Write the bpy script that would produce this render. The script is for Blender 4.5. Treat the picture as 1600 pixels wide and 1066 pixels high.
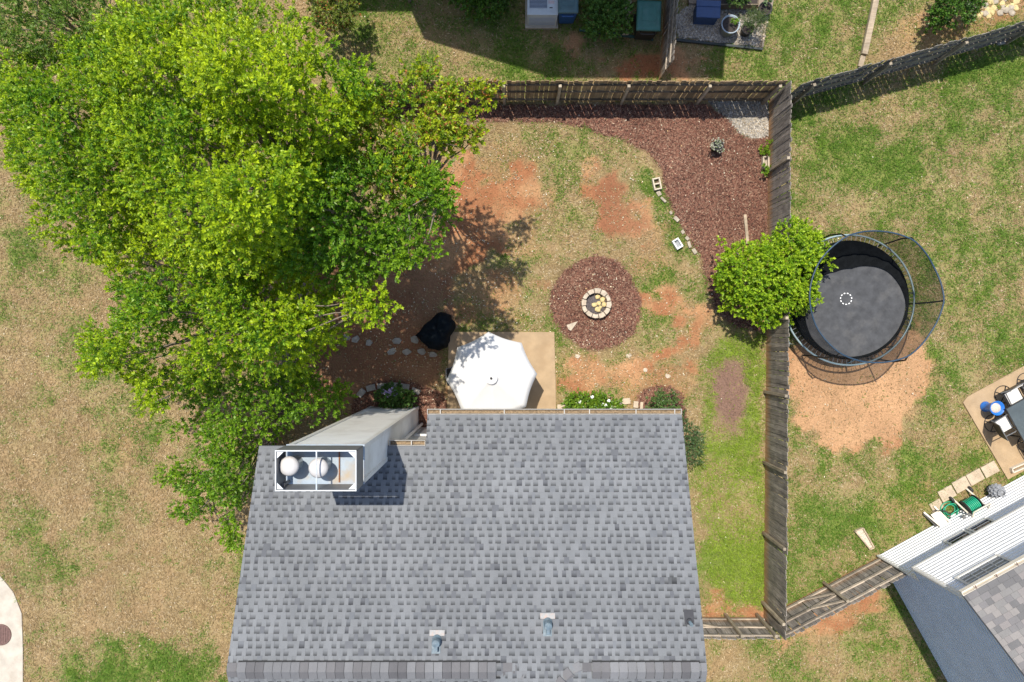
import bpy, math, random
import numpy as np
from mathutils import Vector, Matrix

# ------------------------------------------------------------------ camera, sky, sun
S = bpy.context.scene
for o in list(bpy.data.objects):
    bpy.data.objects.remove(o)
COL = S.collection
H, F = 23.0, 1066.0            # drone height in metres, focal length in photo pixels
SHX, SHY = 0.155, -0.335       # shadow offset per metre of height

cam = bpy.data.cameras.new('camera')
cam.lens = 24.0; cam.sensor_width = 36.0; cam.clip_end = 2000.0; cam.clip_start = 0.1
co = bpy.data.objects.new('camera', cam); COL.objects.link(co)
co.location = (0, 0, H); co.rotation_euler = (0, 0, 0)
S.camera = co

sun_dir = Vector((-SHX, -SHY, 1.0)).normalized()
elev = math.asin(sun_dir.z); azim = math.atan2(sun_dir.x, sun_dir.y)
W = bpy.data.worlds.new('World'); S.world = W; W.use_nodes = True
nt = W.node_tree; nt.nodes.clear()
sky = nt.nodes.new('ShaderNodeTexSky'); sky.sky_type = 'NISHITA'; sky.sun_disc = False
sky.sun_elevation = elev; sky.sun_rotation = azim
bg = nt.nodes.new('ShaderNodeBackground'); bg.inputs['Strength'].default_value = 0.15
wo = nt.nodes.new('ShaderNodeOutputWorld')
nt.links.new(sky.outputs[0], bg.inputs[0]); nt.links.new(bg.outputs[0], wo.inputs[0])
sl = bpy.data.lights.new('sun', 'SUN'); sl.energy = 4.2; sl.angle = math.radians(0.53); sl.color = (1.0, 0.945, 0.845)
so = bpy.data.objects.new('sun', sl); COL.objects.link(so); so.location = (0, 0, 40)
so.rotation_euler = sun_dir.to_track_quat('Z', 'Y').to_euler()
S.view_settings.view_transform = 'Standard'; S.view_settings.look = 'None'
S.view_settings.gamma = 1.0; S.view_settings.exposure = 0.38

random.seed(7)
RNG = np.random.default_rng(7)

# ------------------------------------------------------------------ helpers
def P(px, py, z=0.0):
    k = (H - z) / F
    return Vector(((px - 800) * k, (533 - py) * k, z))

def lin(r, g, b, k=1.0):
    def c(u):
        u /= 255.0
        return (u / 12.92 if u <= 0.04045 else ((u + 0.055) / 1.055) ** 2.4) * k
    return (c(r), c(g), c(b))

ORG = {}
def link(o, parent=None):
    COL.objects.link(o)
    if parent is not None:
        o.parent = parent
        ORG[o.name] = ORG.get(parent.name, Vector((0, 0, 0)))
    return o

def tag(o, label=None, cat=None, group=None, kind=None):
    if label: o['label'] = label
    if cat: o['category'] = cat
    if group: o['group'] = group
    if kind: o['kind'] = kind
    return o

def thing(name, loc, label, cat, group=None, rz=0.0):
    o = bpy.data.objects.new(name, None); o.empty_display_size = 0.2
    o.location = loc; o.rotation_euler = (0, 0, rz); COL.objects.link(o)
    ORG[o.name] = Vector(loc)
    return tag(o, label, cat, group)

class MB:
    def __init__(s): s.v = []; s.f = []; s.c = []
    def add(s, vs, fs):
        n = len(s.v); s.v += [tuple(v) for v in vs]; s.f += [tuple(i + n for i in f) for f in fs]; return s
    def obox(s, c, ax, ay, az):
        c = Vector(c); ax = Vector(ax); ay = Vector(ay); az = Vector(az)
        vs = [c + sx * ax + sy * ay + sz * az for sz in (-1, 1) for sx, sy in ((-1, -1), (1, -1), (1, 1), (-1, 1))]
        return s.add(vs, [(3, 2, 1, 0), (4, 5, 6, 7), (0, 1, 5, 4), (1, 2, 6, 5), (2, 3, 7, 6), (3, 0, 4, 7)])
    def box(s, c, d, rz=0.0):
        cs, sn = math.cos(rz), math.sin(rz)
        return s.obox(c, (cs * d[0] / 2, sn * d[0] / 2, 0), (-sn * d[1] / 2, cs * d[1] / 2, 0), (0, 0, d[2] / 2))
    def bar(s, a, b, w, h):
        a = Vector(a); b = Vector(b); d = b - a
        up = Vector((0, 0, 1)) if abs(d.normalized().z) < 0.95 else Vector((1, 0, 0))
        sd = d.cross(up).normalized(); u2 = sd.cross(d).normalized()
        return s.obox((a + b) / 2, d / 2, sd * w / 2, u2 * h / 2)
    def prism(s, pts, z0, z1):
        n = len(pts)
        ar = sum(pts[i][0] * pts[(i + 1) % n][1] - pts[(i + 1) % n][0] * pts[i][1] for i in range(n))
        if ar < 0: pts = pts[::-1]
        vs = [(p[0], p[1], z0) for p in pts] + [(p[0], p[1], z1) for p in pts]
        fs = [tuple(range(n))[::-1], tuple(range(n, 2 * n))] + [(i, (i + 1) % n, n + (i + 1) % n, n + i) for i in range(n)]
        return s.add(vs, fs)
    def tube(s, pts, r, n=8, closed=False):
        pts = [Vector(p) for p in pts]; m = len(pts)
        rs = r if isinstance(r, (list, tuple)) else [r] * m
        vs = []
        for i, p in enumerate(pts):
            a = pts[(i - 1) % m] if (i > 0 or closed) else p
            b = pts[(i + 1) % m] if (i < m - 1 or closed) else p
            d = (b - a).normalized()
            ref = Vector((0, 0, 1)) if abs(d.z) < 0.9 else Vector((1, 0, 0))
            u = d.cross(ref).normalized(); w = d.cross(u).normalized()
            for k in range(n):
                t = 2 * math.pi * k / n
                vs.append(p + rs[i] * (math.cos(t) * u + math.sin(t) * w))
        fs = []
        for i in range(m if closed else m - 1):
            j = (i + 1) % m
            for k in range(n):
                k2 = (k + 1) % n
                fs.append((i * n + k, i * n + k2, j * n + k2, j * n + k))
        if not closed:
            fs.append(tuple(range(n))); fs.append(tuple(range((m - 1) * n, m * n))[::-1])
        return s.add(vs, fs)
    def lathe(s, prof, c=(0, 0, 0), n=20, ax=None):
        c = Vector(c); vs = []; fs = []
        if ax is None: ux, uy, uz = Vector((1, 0, 0)), Vector((0, 1, 0)), Vector((0, 0, 1))
        else:
            uz = Vector(ax).normalized(); ref = Vector((0, 0, 1)) if abs(uz.z) < 0.9 else Vector((1, 0, 0))
            ux = uz.cross(ref).normalized(); uy = uz.cross(ux).normalized()
        m = len(prof)
        for (r, z) in prof:
            for k in range(n):
                t = 2 * math.pi * k / n
                vs.append(c + ux * (max(r, 1e-4) * math.cos(t)) + uy * (max(r, 1e-4) * math.sin(t)) + uz * z)
        for i in range(m - 1):
            for k in range(n):
                k2 = (k + 1) % n
                fs.append((i * n + k, i * n + k2, (i + 1) * n + k2, (i + 1) * n + k))
        return s.add(vs, fs)
    def mesh(s, name, mat, org=(0, 0, 0), smooth=False):
        me = bpy.data.meshes.new(name); o = Vector(org)
        me.from_pydata([(v[0] - o.x, v[1] - o.y, v[2] - o.z) for v in s.v], [], s.f)
        if mat: me.materials.append(mat)
        if smooth: me.polygons.foreach_set('use_smooth', [True] * len(me.polygons))
        return me
    def build(s, name, mat, parent=None, smooth=False, bevel=0.0):
        org = ORG.get(parent.name, Vector((0, 0, 0))) if parent is not None else Vector((0, 0, 0))
        o = bpy.data.objects.new(name, s.mesh(name, mat, org, smooth))
        link(o, parent)
        if bevel:
            m = o.modifiers.new('bevel', 'BEVEL'); m.width = bevel; m.segments = 2; m.limit_method = 'ANGLE'
        return o

def piece(name, mesh, parent, loc, rot=(0, 0, 0), scale=(1, 1, 1), color=None):
    o = bpy.data.objects.new(name, mesh); link(o, parent)
    o.location = Vector(loc) - ORG.get(parent.name, Vector((0, 0, 0)))
    o.rotation_euler = rot; o.scale = scale
    if color: o.color = (*color, 1)
    return o

def np_mesh(name, V, faces_n, nv, mat, cols=None, parent=None, smooth=False):
    """V (N,3) ordered per face; faces_n faces of nv corners each, no shared vertices"""
    org = ORG.get(parent.name, Vector((0, 0, 0))) if parent is not None else Vector((0, 0, 0))
    V = V - np.array(org)
    me = bpy.data.meshes.new(name); N = len(V)
    me.vertices.add(N); me.vertices.foreach_set('co', V.astype(np.float32).ravel())
    me.loops.add(N); me.loops.foreach_set('vertex_index', np.arange(N, dtype=np.int32))
    me.polygons.add(faces_n)
    me.polygons.foreach_set('loop_start', np.arange(0, N, nv, dtype=np.int32))
    try: me.polygons.foreach_set('loop_total', np.full(faces_n, nv, dtype=np.int32))
    except Exception: pass
    if smooth: me.polygons.foreach_set('use_smooth', np.ones(faces_n, dtype=bool))
    if cols is not None:
        a = me.attributes.new('col', 'FLOAT_COLOR', 'POINT')
        c4 = np.ones((N, 4), np.float32); c4[:, :3] = cols
        a.data.foreach_set('color', c4.ravel())
    me.update(calc_edges=True)
    me.materials.append(mat)
    o = bpy.data.objects.new(name, me); link(o, parent)
    return o

# smooth value noise in numpy
def _hash(i, j, seed):
    n = (i.astype(np.int64) * 374761393 + j.astype(np.int64) * 668265263 + seed * 1442695041) & 0x7fffffff
    n = ((n ^ (n >> 13)) * 1274126177) & 0x7fffffff
    return ((n ^ (n >> 16)) & 0xffff) / 65535.0
def vnoise(x, y, scale, seed=0):
    x = x / scale; y = y / scale
    i = np.floor(x); j = np.floor(y); fx = x - i; fy = y - j
    fx = fx * fx * (3 - 2 * fx); fy = fy * fy * (3 - 2 * fy)
    a = _hash(i, j, seed); b = _hash(i + 1, j, seed); c = _hash(i, j + 1, seed); d = _hash(i + 1, j + 1, seed)
    return (a * (1 - fx) + b * fx) * (1 - fy) + (c * (1 - fx) + d * fx) * fy
def fbm(x, y, scale, seed=0, octv=4):
    t = 0; a = 0.5; s = 0
    for k in range(octv):
        t = t + a * vnoise(x + 17.3 * k, y - 9.1 * k, scale / 2 ** k, seed + k); s += a; a *= 0.55
    return t / s
def sstep(a, b, x):
    t = np.clip((x - a) / (b - a), 0, 1); return t * t * (3 - 2 * t)
def sdist(px, py, poly):
    d = np.full(px.shape, 1e9); ins = np.zeros(px.shape, bool); n = len(poly)
    for i in range(n):
        x0, y0 = poly[i]; x1, y1 = poly[(i + 1) % n]
        ex, ey = x1 - x0, y1 - y0
        t = np.clip(((px - x0) * ex + (py - y0) * ey) / (ex * ex + ey * ey + 1e-9), 0, 1)
        d = np.minimum(d, np.hypot(px - x0 - t * ex, py - y0 - t * ey))
        c = ((y0 > py) != (y1 > py)) & (px < (x1 - x0) * (py - y0) / (y1 - y0 + 1e-12) + x0)
        ins ^= c
    return np.where(ins, d, -d)

# ------------------------------------------------------------------ materials
def nodes(name):
    m = bpy.data.materials.new(name); m.use_nodes = True
    t = m.node_tree; b = t.nodes['Principled BSDF']
    return m, t, b
def N(t, typ, **kw):
    n = t.nodes.new(typ)
    for k, v in kw.items():
        if hasattr(n, k): setattr(n, k, v)
        else: n.inputs[k].default_value = v
    return n
def noise_col(t, src_vec, c1, c2, scale, detail=4.0, lo=0.3, hi=0.7, rough=0.6):
    n = N(t, 'ShaderNodeTexNoise'); n.inputs['Scale'].default_value = scale
    n.inputs['Detail'].default_value = detail; n.inputs['Roughness'].default_value = rough
    if src_vec is not None: t.links.new(src_vec, n.inputs['Vector'])
    r = N(t, 'ShaderNodeValToRGB'); r.color_ramp.elements[0].position = lo; r.color_ramp.elements[1].position = hi
    r.color_ramp.elements[0].color = (*c1, 1); r.color_ramp.elements[1].color = (*c2, 1)
    t.links.new(n.outputs['Fac'], r.inputs[0]); return r.outputs[0], n
def mixc(t, a, b, fac, mode='MIX'):
    m = N(t, 'ShaderNodeMix', data_type='RGBA', blend_type=mode)
    for sock, v in ((m.inputs[0], fac), (m.inputs[6], a), (m.inputs[7], b)):
        if isinstance(v, (int, float)): sock.default_value = v
        elif isinstance(v, tuple): sock.default_value = (*v, 1) if len(v) == 3 else v
        else: t.links.new(v, sock)
    return m.outputs[2]
def bump(t, b, h, strength, dist=0.01):
    n = N(t, 'ShaderNodeBump'); n.inputs['Strength'].default_value = strength; n.inputs['Distance'].default_value = dist
    t.links.new(h, n.inputs['Height']); t.links.new(n.outputs[0], b.inputs['Normal'])
def pos(t, scale=None):
    g = N(t, 'ShaderNodeNewGeometry')
    if scale is None: return g.outputs['Position']
    m = N(t, 'ShaderNodeMapping'); m.inputs['Scale'].default_value = scale
    t.links.new(g.outputs['Position'], m.inputs[0]); return m.outputs[0]

def simple(name, col, rough=0.6, var=0.18, scale=6.0, metal=0.0, bmp=0.0, bscale=60.0, dirt=None, dirt_amt=0.5, spec=0.5):
    m, t, b = nodes(name)
    c1 = tuple(max(0, x * (1 - var)) for x in col); c2 = tuple(min(1, x * (1 + var)) for x in col)
    v = pos(t)
    c, n = noise_col(t, v, c1, c2, scale, 5.0)
    if dirt:
        d, dn = noise_col(t, v, (0, 0, 0), (1, 1, 1), scale * 0.6, 6.0, 0.5, 0.72)
        bw = N(t, 'ShaderNodeMath', operation='MULTIPLY'); t.links.new(d, bw.inputs[0]); bw.inputs[1].default_value = dirt_amt
        c = mixc(t, c, dirt, bw.outputs[0])
    t.links.new(c, b.inputs['Base Color'])
    b.inputs['Roughness'].default_value = rough; b.inputs['Metallic'].default_value = metal
    b.inputs['Specular IOR Level'].default_value = spec
    if bmp:
        n2 = N(t, 'ShaderNodeTexNoise'); n2.inputs['Scale'].default_value = bscale; n2.inputs['Detail'].default_value = 4
        t.links.new(v, n2.inputs['Vector']); bump(t, b, n2.outputs['Fac'], bmp, 0.02)
    return m

def wood(name, c1, c2, stain=None, stain_z=0.5, stain_amt=0.8, vert=True, rnd=0.5):
    """weathered boards: grain along the board, per-board tone, clay splash near the ground"""
    m, t, b = nodes(name)
    tc = N(t, 'ShaderNodeTexCoord')
    mp = N(t, 'ShaderNodeMapping'); mp.inputs['Scale'].default_value = (55, 55, 2.2) if vert else (2.2, 55, 55)
    oi = N(t, 'ShaderNodeObjectInfo')
    ad = N(t, 'ShaderNodeVectorMath', operation='ADD'); t.links.new(tc.outputs['Object'], ad.inputs[0])
    sc = N(t, 'ShaderNodeVectorMath', operation='SCALE'); sc.inputs[0].default_value = (13.1, 7.7, 5.3); t.links.new(oi.outputs['Random'], sc.inputs['Scale'])
    t.links.new(sc.outputs[0], ad.inputs[1]); t.links.new(ad.outputs[0], mp.inputs[0])
    c, n = noise_col(t, mp.outputs[0], c1, c2, 1.0, 6.0, 0.32, 0.7)
    mr = N(t, 'ShaderNodeMapRange'); mr.inputs[3].default_value = 1 - rnd * 0.55; mr.inputs[4].default_value = 1 + rnd * 0.45
    t.links.new(oi.outputs['Random'], mr.inputs[0])
    c = mixc(t, c, mr.outputs[0], 1.0, 'MULTIPLY')
    bl, bn = noise_col(t, pos(t), (0.55, 0.55, 0.56), (1.15, 1.12, 1.08), 3.0, 5.0, 0.3, 0.68)
    c = mixc(t, c, bl, 0.8, 'MULTIPLY')
    if stain:
        g = N(t, 'ShaderNodeNewGeometry'); sx = N(t, 'ShaderNodeSeparateXYZ'); t.links.new(g.outputs['Position'], sx.inputs[0])
        nz = N(t, 'ShaderNodeTexNoise'); nz.inputs['Scale'].default_value = 1.6; nz.inputs['Detail'].default_value = 5
        a1 = N(t, 'ShaderNodeMath', operation='MULTIPLY_ADD'); t.links.new(nz.outputs['Fac'], a1.inputs[0]); a1.inputs[1].default_value = -1.1 * stain_z; t.links.new(sx.outputs['Z'], a1.inputs[2])
        m2 = N(t, 'ShaderNodeMapRange'); m2.inputs[1].default_value = 0.55 * stain_z; m2.inputs[2].default_value = -0.45 * stain_z
        m2.inputs[3].default_value = 0.0; m2.inputs[4].default_value = stain_amt
        t.links.new(a1.outputs[0], m2.inputs[0])
        c = mixc(t, c, stain, m2.outputs[0])
    t.links.new(c, b.inputs['Base Color']); b.inputs['Roughness'].default_value = 0.85
    b.inputs['Specular IOR Level'].default_value = 0.2
    bump(t, b, n.outputs['Fac'], 0.5, 0.006)
    return m

def leafmat(name, trans=0.42, rough=0.45):
    m, t, b = nodes(name)
    a = N(t, 'ShaderNodeAttribute'); a.attribute_name = 'col'
    t.links.new(a.outputs['Color'], b.inputs['Base Color'])
    b.inputs['Roughness'].default_value = rough; b.inputs['Specular IOR Level'].default_value = 0.35
    tr = N(t, 'ShaderNodeBsdfTranslucent')
    hs = N(t, 'ShaderNodeMix', data_type='RGBA', blend_type='MULTIPLY'); hs.inputs[0].default_value = 1.0
    t.links.new(a.outputs['Color'], hs.inputs[6]); hs.inputs[7].default_value = (1.25, 1.15, 0.55, 1)
    t.links.new(hs.outputs[2], tr.inputs[0])
    mx = N(t, 'ShaderNodeMixShader'); mx.inputs[0].default_value = trans
    t.links.new(b.outputs[0], mx.inputs[1]); t.links.new(tr.outputs[0], mx.inputs[2])
    out = [n for n in t.nodes if n.type == 'OUTPUT_MATERIAL'][0]
    t.links.new(mx.outputs[0], out.inputs[0])
    return m
def attrmat(name, rough=0.9, grain=0.0, gscale=120.0, bmp=0.0, objcol=False, spec=0.3, streak=0.0):
    m, t, b = nodes(name)
    if objcol:
        a = N(t, 'ShaderNodeObjectInfo'); c = a.outputs['Color']
    else:
        a = N(t, 'ShaderNodeAttribute'); a.attribute_name = 'col'; c = a.outputs['Color']
    if grain:
        g, n = noise_col(t, pos(t), (1 - grain,) * 3, (1 + grain,) * 3, gscale, 3.0, 0.3, 0.7, 0.7)
        c = mixc(t, c, g, 1.0, 'MULTIPLY')
        g2, n2 = noise_col(t, pos(t), (1 - grain * .5,) * 3, (1 + grain * .45,) * 3, 0.7, 5.0, 0.3, 0.7, 0.7)
        c = mixc(t, c, g2, 1.0, 'MULTIPLY')
        if bmp: bump(t, b, n.outputs['Fac'], bmp, 0.01)
        if streak:
            g3, n3 = noise_col(t, pos(t, (1.6, .35, .35)), (1 - streak,) * 3, (1 + streak * .7,) * 3, 1.0, 6.0, 0.3, 0.68, 0.7); c = mixc(t, c, g3, 1.0, 'MULTIPLY')
    t.links.new(c, b.inputs['Base Color']); b.inputs['Roughness'].default_value = rough
    b.inputs['Specular IOR Level'].default_value = spec
    return m

M = {}
M['leaf'] = leafmat('leaf', 0.34); M['leaf_dense'] = leafmat('leaf_dense', 0.3, 0.4)
M['grass'] = leafmat('grass_blade', 0.25, 0.7)
M['litter'] = attrmat('leaf_litter', 0.8); M['chip'] = attrmat('mulch_chip', 0.9, spec=0.15)
M['pebble'] = attrmat('pebble', 0.8, 0.15, 80)
M['shingle_a'] = attrmat('shingle_field', 0.95, 0.18, 170.0, 0.5, spec=0.2, streak=0.10)
M['shingle_o'] = attrmat('shingle_piece', 0.95, 0.16, 170.0, 0.5, objcol=True, spec=0.2, streak=0.10)
M['bark'] = simple('bark', (0.20, 0.16, 0.12), 0.9, 0.4, 14, bmp=0.6)
M['fence_grey'] = wood('weathered_fence', (0.15, 0.132, 0.115), (0.47, 0.42, 0.365), (0.50, 0.26, 0.10), 0.46, 0.8)
M['fence_dark'] = wood('dark_weathered_fence', (0.14, 0.128, 0.112), (0.40, 0.36, 0.31))
M['fence_brown'] = wood('brown_fence', (0.24, 0.165, 0.09), (0.52, 0.39, 0.235), (0.30, 0.15, 0.06), 0.3, 0.4)
M['rail_dark'] = wood('rail_wood', (0.10, 0.085, 0.07), (0.30, 0.26, 0.21), vert=False)
M['rail_brown'] = wood('rail_brown_wood', (0.09, 0.07, 0.05), (0.26, 0.21, 0.15), vert=False)
M['rail_pale'] = wood('rail_pale_wood', (0.30, 0.25, 0.19), (0.55, 0.47, 0.38), vert=False)
M['post'] = wood('post_wood', (0.30, 0.25, 0.18), (0.56, 0.48, 0.36), (0.30, 0.16, 0.08), 0.4, 0.5)
M['plank'] = wood('pale_plank', (0.42, 0.33, 0.22), (0.68, 0.56, 0.42), vert=False)
M['concrete'] = simple('concrete', (0.50, 0.44, 0.36), 0.9, 0.14, 3.0, bmp=0.15, bscale=90, dirt=(0.34, 0.27, 0.19), dirt_amt=0.5)
M['patio'] = simple('patio_concrete', (0.40, 0.285, 0.17), 0.9, 0.16, 2.2, bmp=0.15, bscale=90, dirt=(0.33, 0.22, 0.12), dirt_amt=0.55)
M['stone'] = simple('pale_stone', (0.50, 0.42, 0.32), 0.9, 0.25, 9, bmp=0.4, dirt=(0.35, 0.24, 0.16))
M['fieldstone'] = simple('field_stone', (0.40, 0.34, 0.26), 0.9, 0.25, 7, bmp=0.4, dirt=(0.22, 0.17, 0.12))
M['slate'] = simple('flagstone', (0.36, 0.33, 0.29), 0.9, 0.22, 8, bmp=0.3, dirt=(0.22, 0.16, 0.11))
M['sandstone'] = simple('yellow_sandstone', (0.58, 0.46, 0.22), 0.9, 0.25, 12, bmp=0.5)
M['ash'] = simple('ash', (0.10, 0.085, 0.085), 0.95, 0.5, 25, bmp=0.5)
M['white_metal'] = simple('white_aluminium', (0.72, 0.70, 0.66), 0.45, 0.06, 3, dirt=(0.50, 0.45, 0.38), dirt_amt=0.4)
M['gutter_metal'] = simple('weathered_gutter', (0.50, 0.47, 0.42), 0.5, 0.08, 4, dirt=(0.34, 0.30, 0.24), dirt_amt=0.5)
M['gutter_debris'] = simple('gutter_debris', (0.24, 0.17, 0.10), 0.95, 0.5, 22, bmp=0.4)
M['siding_white'] = simple('white_siding', (0.80, 0.80, 0.80), 0.55, 0.03, 2, dirt=(0.66, 0.65, 0.64), dirt_amt=0.35)
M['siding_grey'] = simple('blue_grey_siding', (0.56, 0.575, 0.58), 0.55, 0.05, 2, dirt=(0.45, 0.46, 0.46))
M['siding_beige'] = simple('beige_siding', (0.52, 0.50, 0.46), 0.6, 0.06, 2, dirt=(0.36, 0.32, 0.27), dirt_amt=0.4)
M['chimney_panel'] = simple('chimney_panel', (0.80, 0.785, 0.755), 0.7, 0.05, 1.5, dirt=(0.45, 0.40, 0.34), dirt_amt=0.5)
M['shroud'] = simple('grey_sheet_metal', (0.20, 0.20, 0.20), 0.5, 0.12, 4, 0.3)
M['galv'] = simple('galvanised_steel', (0.55, 0.60, 0.64), 0.35, 0.12, 5, 0.6, dirt=(0.42, 0.28, 0.14), dirt_amt=0.6)
M['pan'] = simple('chimney_pan', (0.33, 0.39, 0.45), 0.65, 0.12, 3, 0.0, dirt=(0.40, 0.29, 0.16), dirt_amt=0.75)
M['cap_white'] = simple('white_cap', (0.56, 0.54, 0.52), 0.6, 0.06, 9, dirt=(0.55, 0.50, 0.46), dirt_amt=0.5)
M['rust'] = simple('rusty_bar', (0.22, 0.09, 0.04), 0.8, 0.4, 15)
M['vent'] = simple('blue_grey_vent', (0.12, 0.165, 0.195), 0.6, 0.25, 12, 0.0, dirt=(0.30, 0.33, 0.34))
M['vent_pale'] = simple('pale_flashing', (0.33, 0.32, 0.31), 0.7, 0.12, 20, dirt=(0.48, 0.30, 0.22), dirt_amt=0.6)
M['vent_dark'] = simple('dark_flashing', (0.045, 0.045, 0.05), 0.8, 0.15, 12)
M['filter'] = simple('ridge_filter', (0.03, 0.03, 0.03), 1.0, 0.4, 60)
M['canvas'] = simple('white_canvas', (0.66, 0.65, 0.64), 0.95, 0.02, 2, dirt=(0.60, 0.585, 0.565), dirt_amt=0.4, spec=0.15)
M['black_cover'] = simple('black_cover', (0.006, 0.009, 0.012), 0.85, 0.3, 5, bmp=0.2, bscale=9, spec=0.12)
M['black'] = simple('black_paint', (0.018, 0.018, 0.02), 0.45, 0.2, 8)
M['black_plastic'] = simple('black_plastic', (0.028, 0.028, 0.028), 0.6, 0.2, 8)
M['mat'] = simple('trampoline_mat', (0.070, 0.072, 0.077), 0.75, 0.25, 3.5, dirt=(0.15, 0.145, 0.14), dirt_amt=0.5, spec=0.2)
M['net_black'] = simple('net_skirt', (0.008, 0.009, 0.010), 1.0, 0.3, 6, bmp=0.5, bscale=8, spec=0.05)
M['frame_teal'] = simple('galvanised_ring', (0.36, 0.46, 0.46), 0.4, 0.1, 5, 0.4)
M['blue_tube'] = simple('blue_foam', (0.022, 0.05, 0.085), 0.5, 0.2, 5)
M['white_paint'] = simple('white_paint', (0.80, 0.80, 0.78), 0.6, 0.05, 10)
M['glass_dark'] = simple('dark_glass', (0.02, 0.025, 0.03), 0.08, 0.1, 2)
M['glass_grey'] = simple('screened_glass', (0.24, 0.26, 0.27), 0.3, 0.1, 4)
M['table_top'] = simple('slate_table', (0.085, 0.105, 0.115), 0.3, 0.12, 2.5)
M['cushion'] = simple('white_cushion', (0.72, 0.69, 0.64), 0.9, 0.05, 8)
M['blue_plastic'] = simple('blue_plastic', (0.02, 0.16, 0.55), 0.35, 0.1, 8)
M['sand'] = simple('pale_sand', (0.62, 0.52, 0.42), 0.95, 0.35, 40, bmp=0.5)
M['bin_blue'] = simple('bin_blue', (0.025, 0.10, 0.30), 0.45, 0.12, 5)
M['bin_green'] = simple('bin_green', (0.045, 0.16, 0.13), 0.5, 0.15, 6, dirt=(0.12, 0.22, 0.2))
M['bin_lid'] = simple('bin_grey_lid', (0.10, 0.17, 0.18), 0.5, 0.15, 6)
M['hvac'] = simple('hvac_shell', (0.62, 0.64, 0.64), 0.5, 0.06, 5, dirt=(0.42, 0.42, 0.42), dirt_amt=0.4)
M['louver'] = simple('louver', (0.40, 0.44, 0.52), 0.5, 0.1, 6)
M['soil'] = simple('potting_soil', (0.045, 0.035, 0.03), 0.95, 0.4, 30, bmp=0.6)
M['pot_grey'] = simple('blue_grey_pot', (0.34, 0.40, 0.45), 0.5, 0.08, 6)
M['chest'] = simple('navy_chest', (0.022, 0.06, 0.16), 0.5, 0.12, 5)
M['hose'] = simple('green_hose', (0.02, 0.36, 0.20), 0.4, 0.15, 10)
M['cream_plastic'] = simple('cream_plastic', (0.66, 0.60, 0.50), 0.5, 0.08, 6)
M['iron'] = simple('iron_cover', (0.16, 0.09, 0.075), 0.8, 0.25, 14, bmp=0.5)
M['ornament'] = simple('grey_cast_stone', (0.30, 0.31, 0.33), 0.8, 0.25, 14)
M['paver'] = simple('paver', (0.50, 0.40, 0.29), 0.9, 0.15, 5, bmp=0.3, dirt=(0.35, 0.25, 0.15))
M['edging'] = simple('black_edging', (0.02, 0.03, 0.03), 0.6, 0.2, 6)
M['edge_green'] = simple('green_edging', (0.04, 0.10, 0.085), 0.6, 0.2, 6)
M['deck'] = wood('deck_wood', (0.20, 0.16, 0.12), (0.36, 0.30, 0.24), vert=False)
M['cinder'] = simple('cinder_block', (0.58, 0.50, 0.38), 0.95, 0.15, 12, bmp=0.5)
def netmat():
    m, t, b = nodes('safety_net')
    b.inputs['Base Color'].default_value = (0.02, 0.022, 0.024, 1); b.inputs['Roughness'].default_value = 0.9
    b.inputs['Specular IOR Level'].default_value = 0.1
    n = N(t, 'ShaderNodeTexNoise'); n.inputs['Scale'].default_value = 1.7; n.inputs['Detail'].default_value = 3
    t.links.new(pos(t), n.inputs['Vector'])
    mr = N(t, 'ShaderNodeMapRange'); mr.inputs[1].default_value = 0.3; mr.inputs[2].default_value = 0.7; mr.inputs[3].default_value = 0.46; mr.inputs[4].default_value = 0.62
    t.links.new(n.outputs['Fac'], mr.inputs[0]); t.links.new(mr.outputs[0], b.inputs['Alpha'])
    return m
M['net'] = netmat()
def hvac_label_mat(): return simple('hvac_label', (0.70, 0.55, 0.52), 0.6, 0.1, 30)
M['label'] = hvac_label_mat()

# ------------------------------------------------------------------ ground masks (in photo-pixel ground coordinates)
def gpx(X, Y): return 800 + X * F / H, 533 - Y * F / H
STEP = 0.08
gx = np.arange(-21, 21.001, STEP); gy = np.arange(-15, 15.001, STEP)
GX, GY = np.meshgrid(gx, gy); PX, PY = gpx(GX, GY)
WN = (fbm(GX, GY, 1.2, 3, 5) - 0.5) * 2     # edge warp
WF = (fbm(GX, GY, 0.35, 13, 3) - 0.5) * 2
def pm(poly, soft=6.0, warp=14.0): return sstep(-soft, soft, sdist(PX, PY, poly) + WN * warp + WF * warp * 0.6)

BED = [(560,166),(1104,166),(1140,190),(1150,208),(1172,219),(1200,216),(1202,520),(1150,512),(1122,494),(1106,462),(1098,430),(1092,398),(1076,374),(1052,332),(1036,296),(1032,266),(1010,240),(965,216),(905,196),(760,192),(715,190),(560,190)]
CIRC = [(930,402),(965,412),(985,440),(997,470),(998,500),(990,522),(965,541),(930,550),(905,546),(880,527),(862,502),(857,475),(862,450),(880,425),(905,410)]
GRAV = [(1104,160),(1197,160),(1199,214),(1174,218),(1150,208),(1138,190)]
PBED = [(1056,26),(1080,8),(1200,12),(1188,76),(1058,60)]
THATCH = [(1122,562),(1150,556),(1168,575),(1175,610),(1168,650),(1150,684),(1128,668),(1115,635),(1108,600)]
DBED = [(548,645),(556,618),(590,600),(640,600),(690,612),(700,655),(640,700),(560,690)]
RBED = [(996,620),(1012,606),(1045,606),(1066,622),(1075,660),(1060,665),(1000,650)]
m_mulch = np.maximum.reduce([pm(BED, 4, 5), pm(CIRC, 3.5, 3.5), pm(DBED, 5, 5), pm(RBED, 5, 6) * 0.9])
m_grav = np.maximum(pm(GRAV, 2, 2), pm(PBED, 1.5, 0.5))
m_thatch = pm(THATCH, 14, 22)
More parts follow.
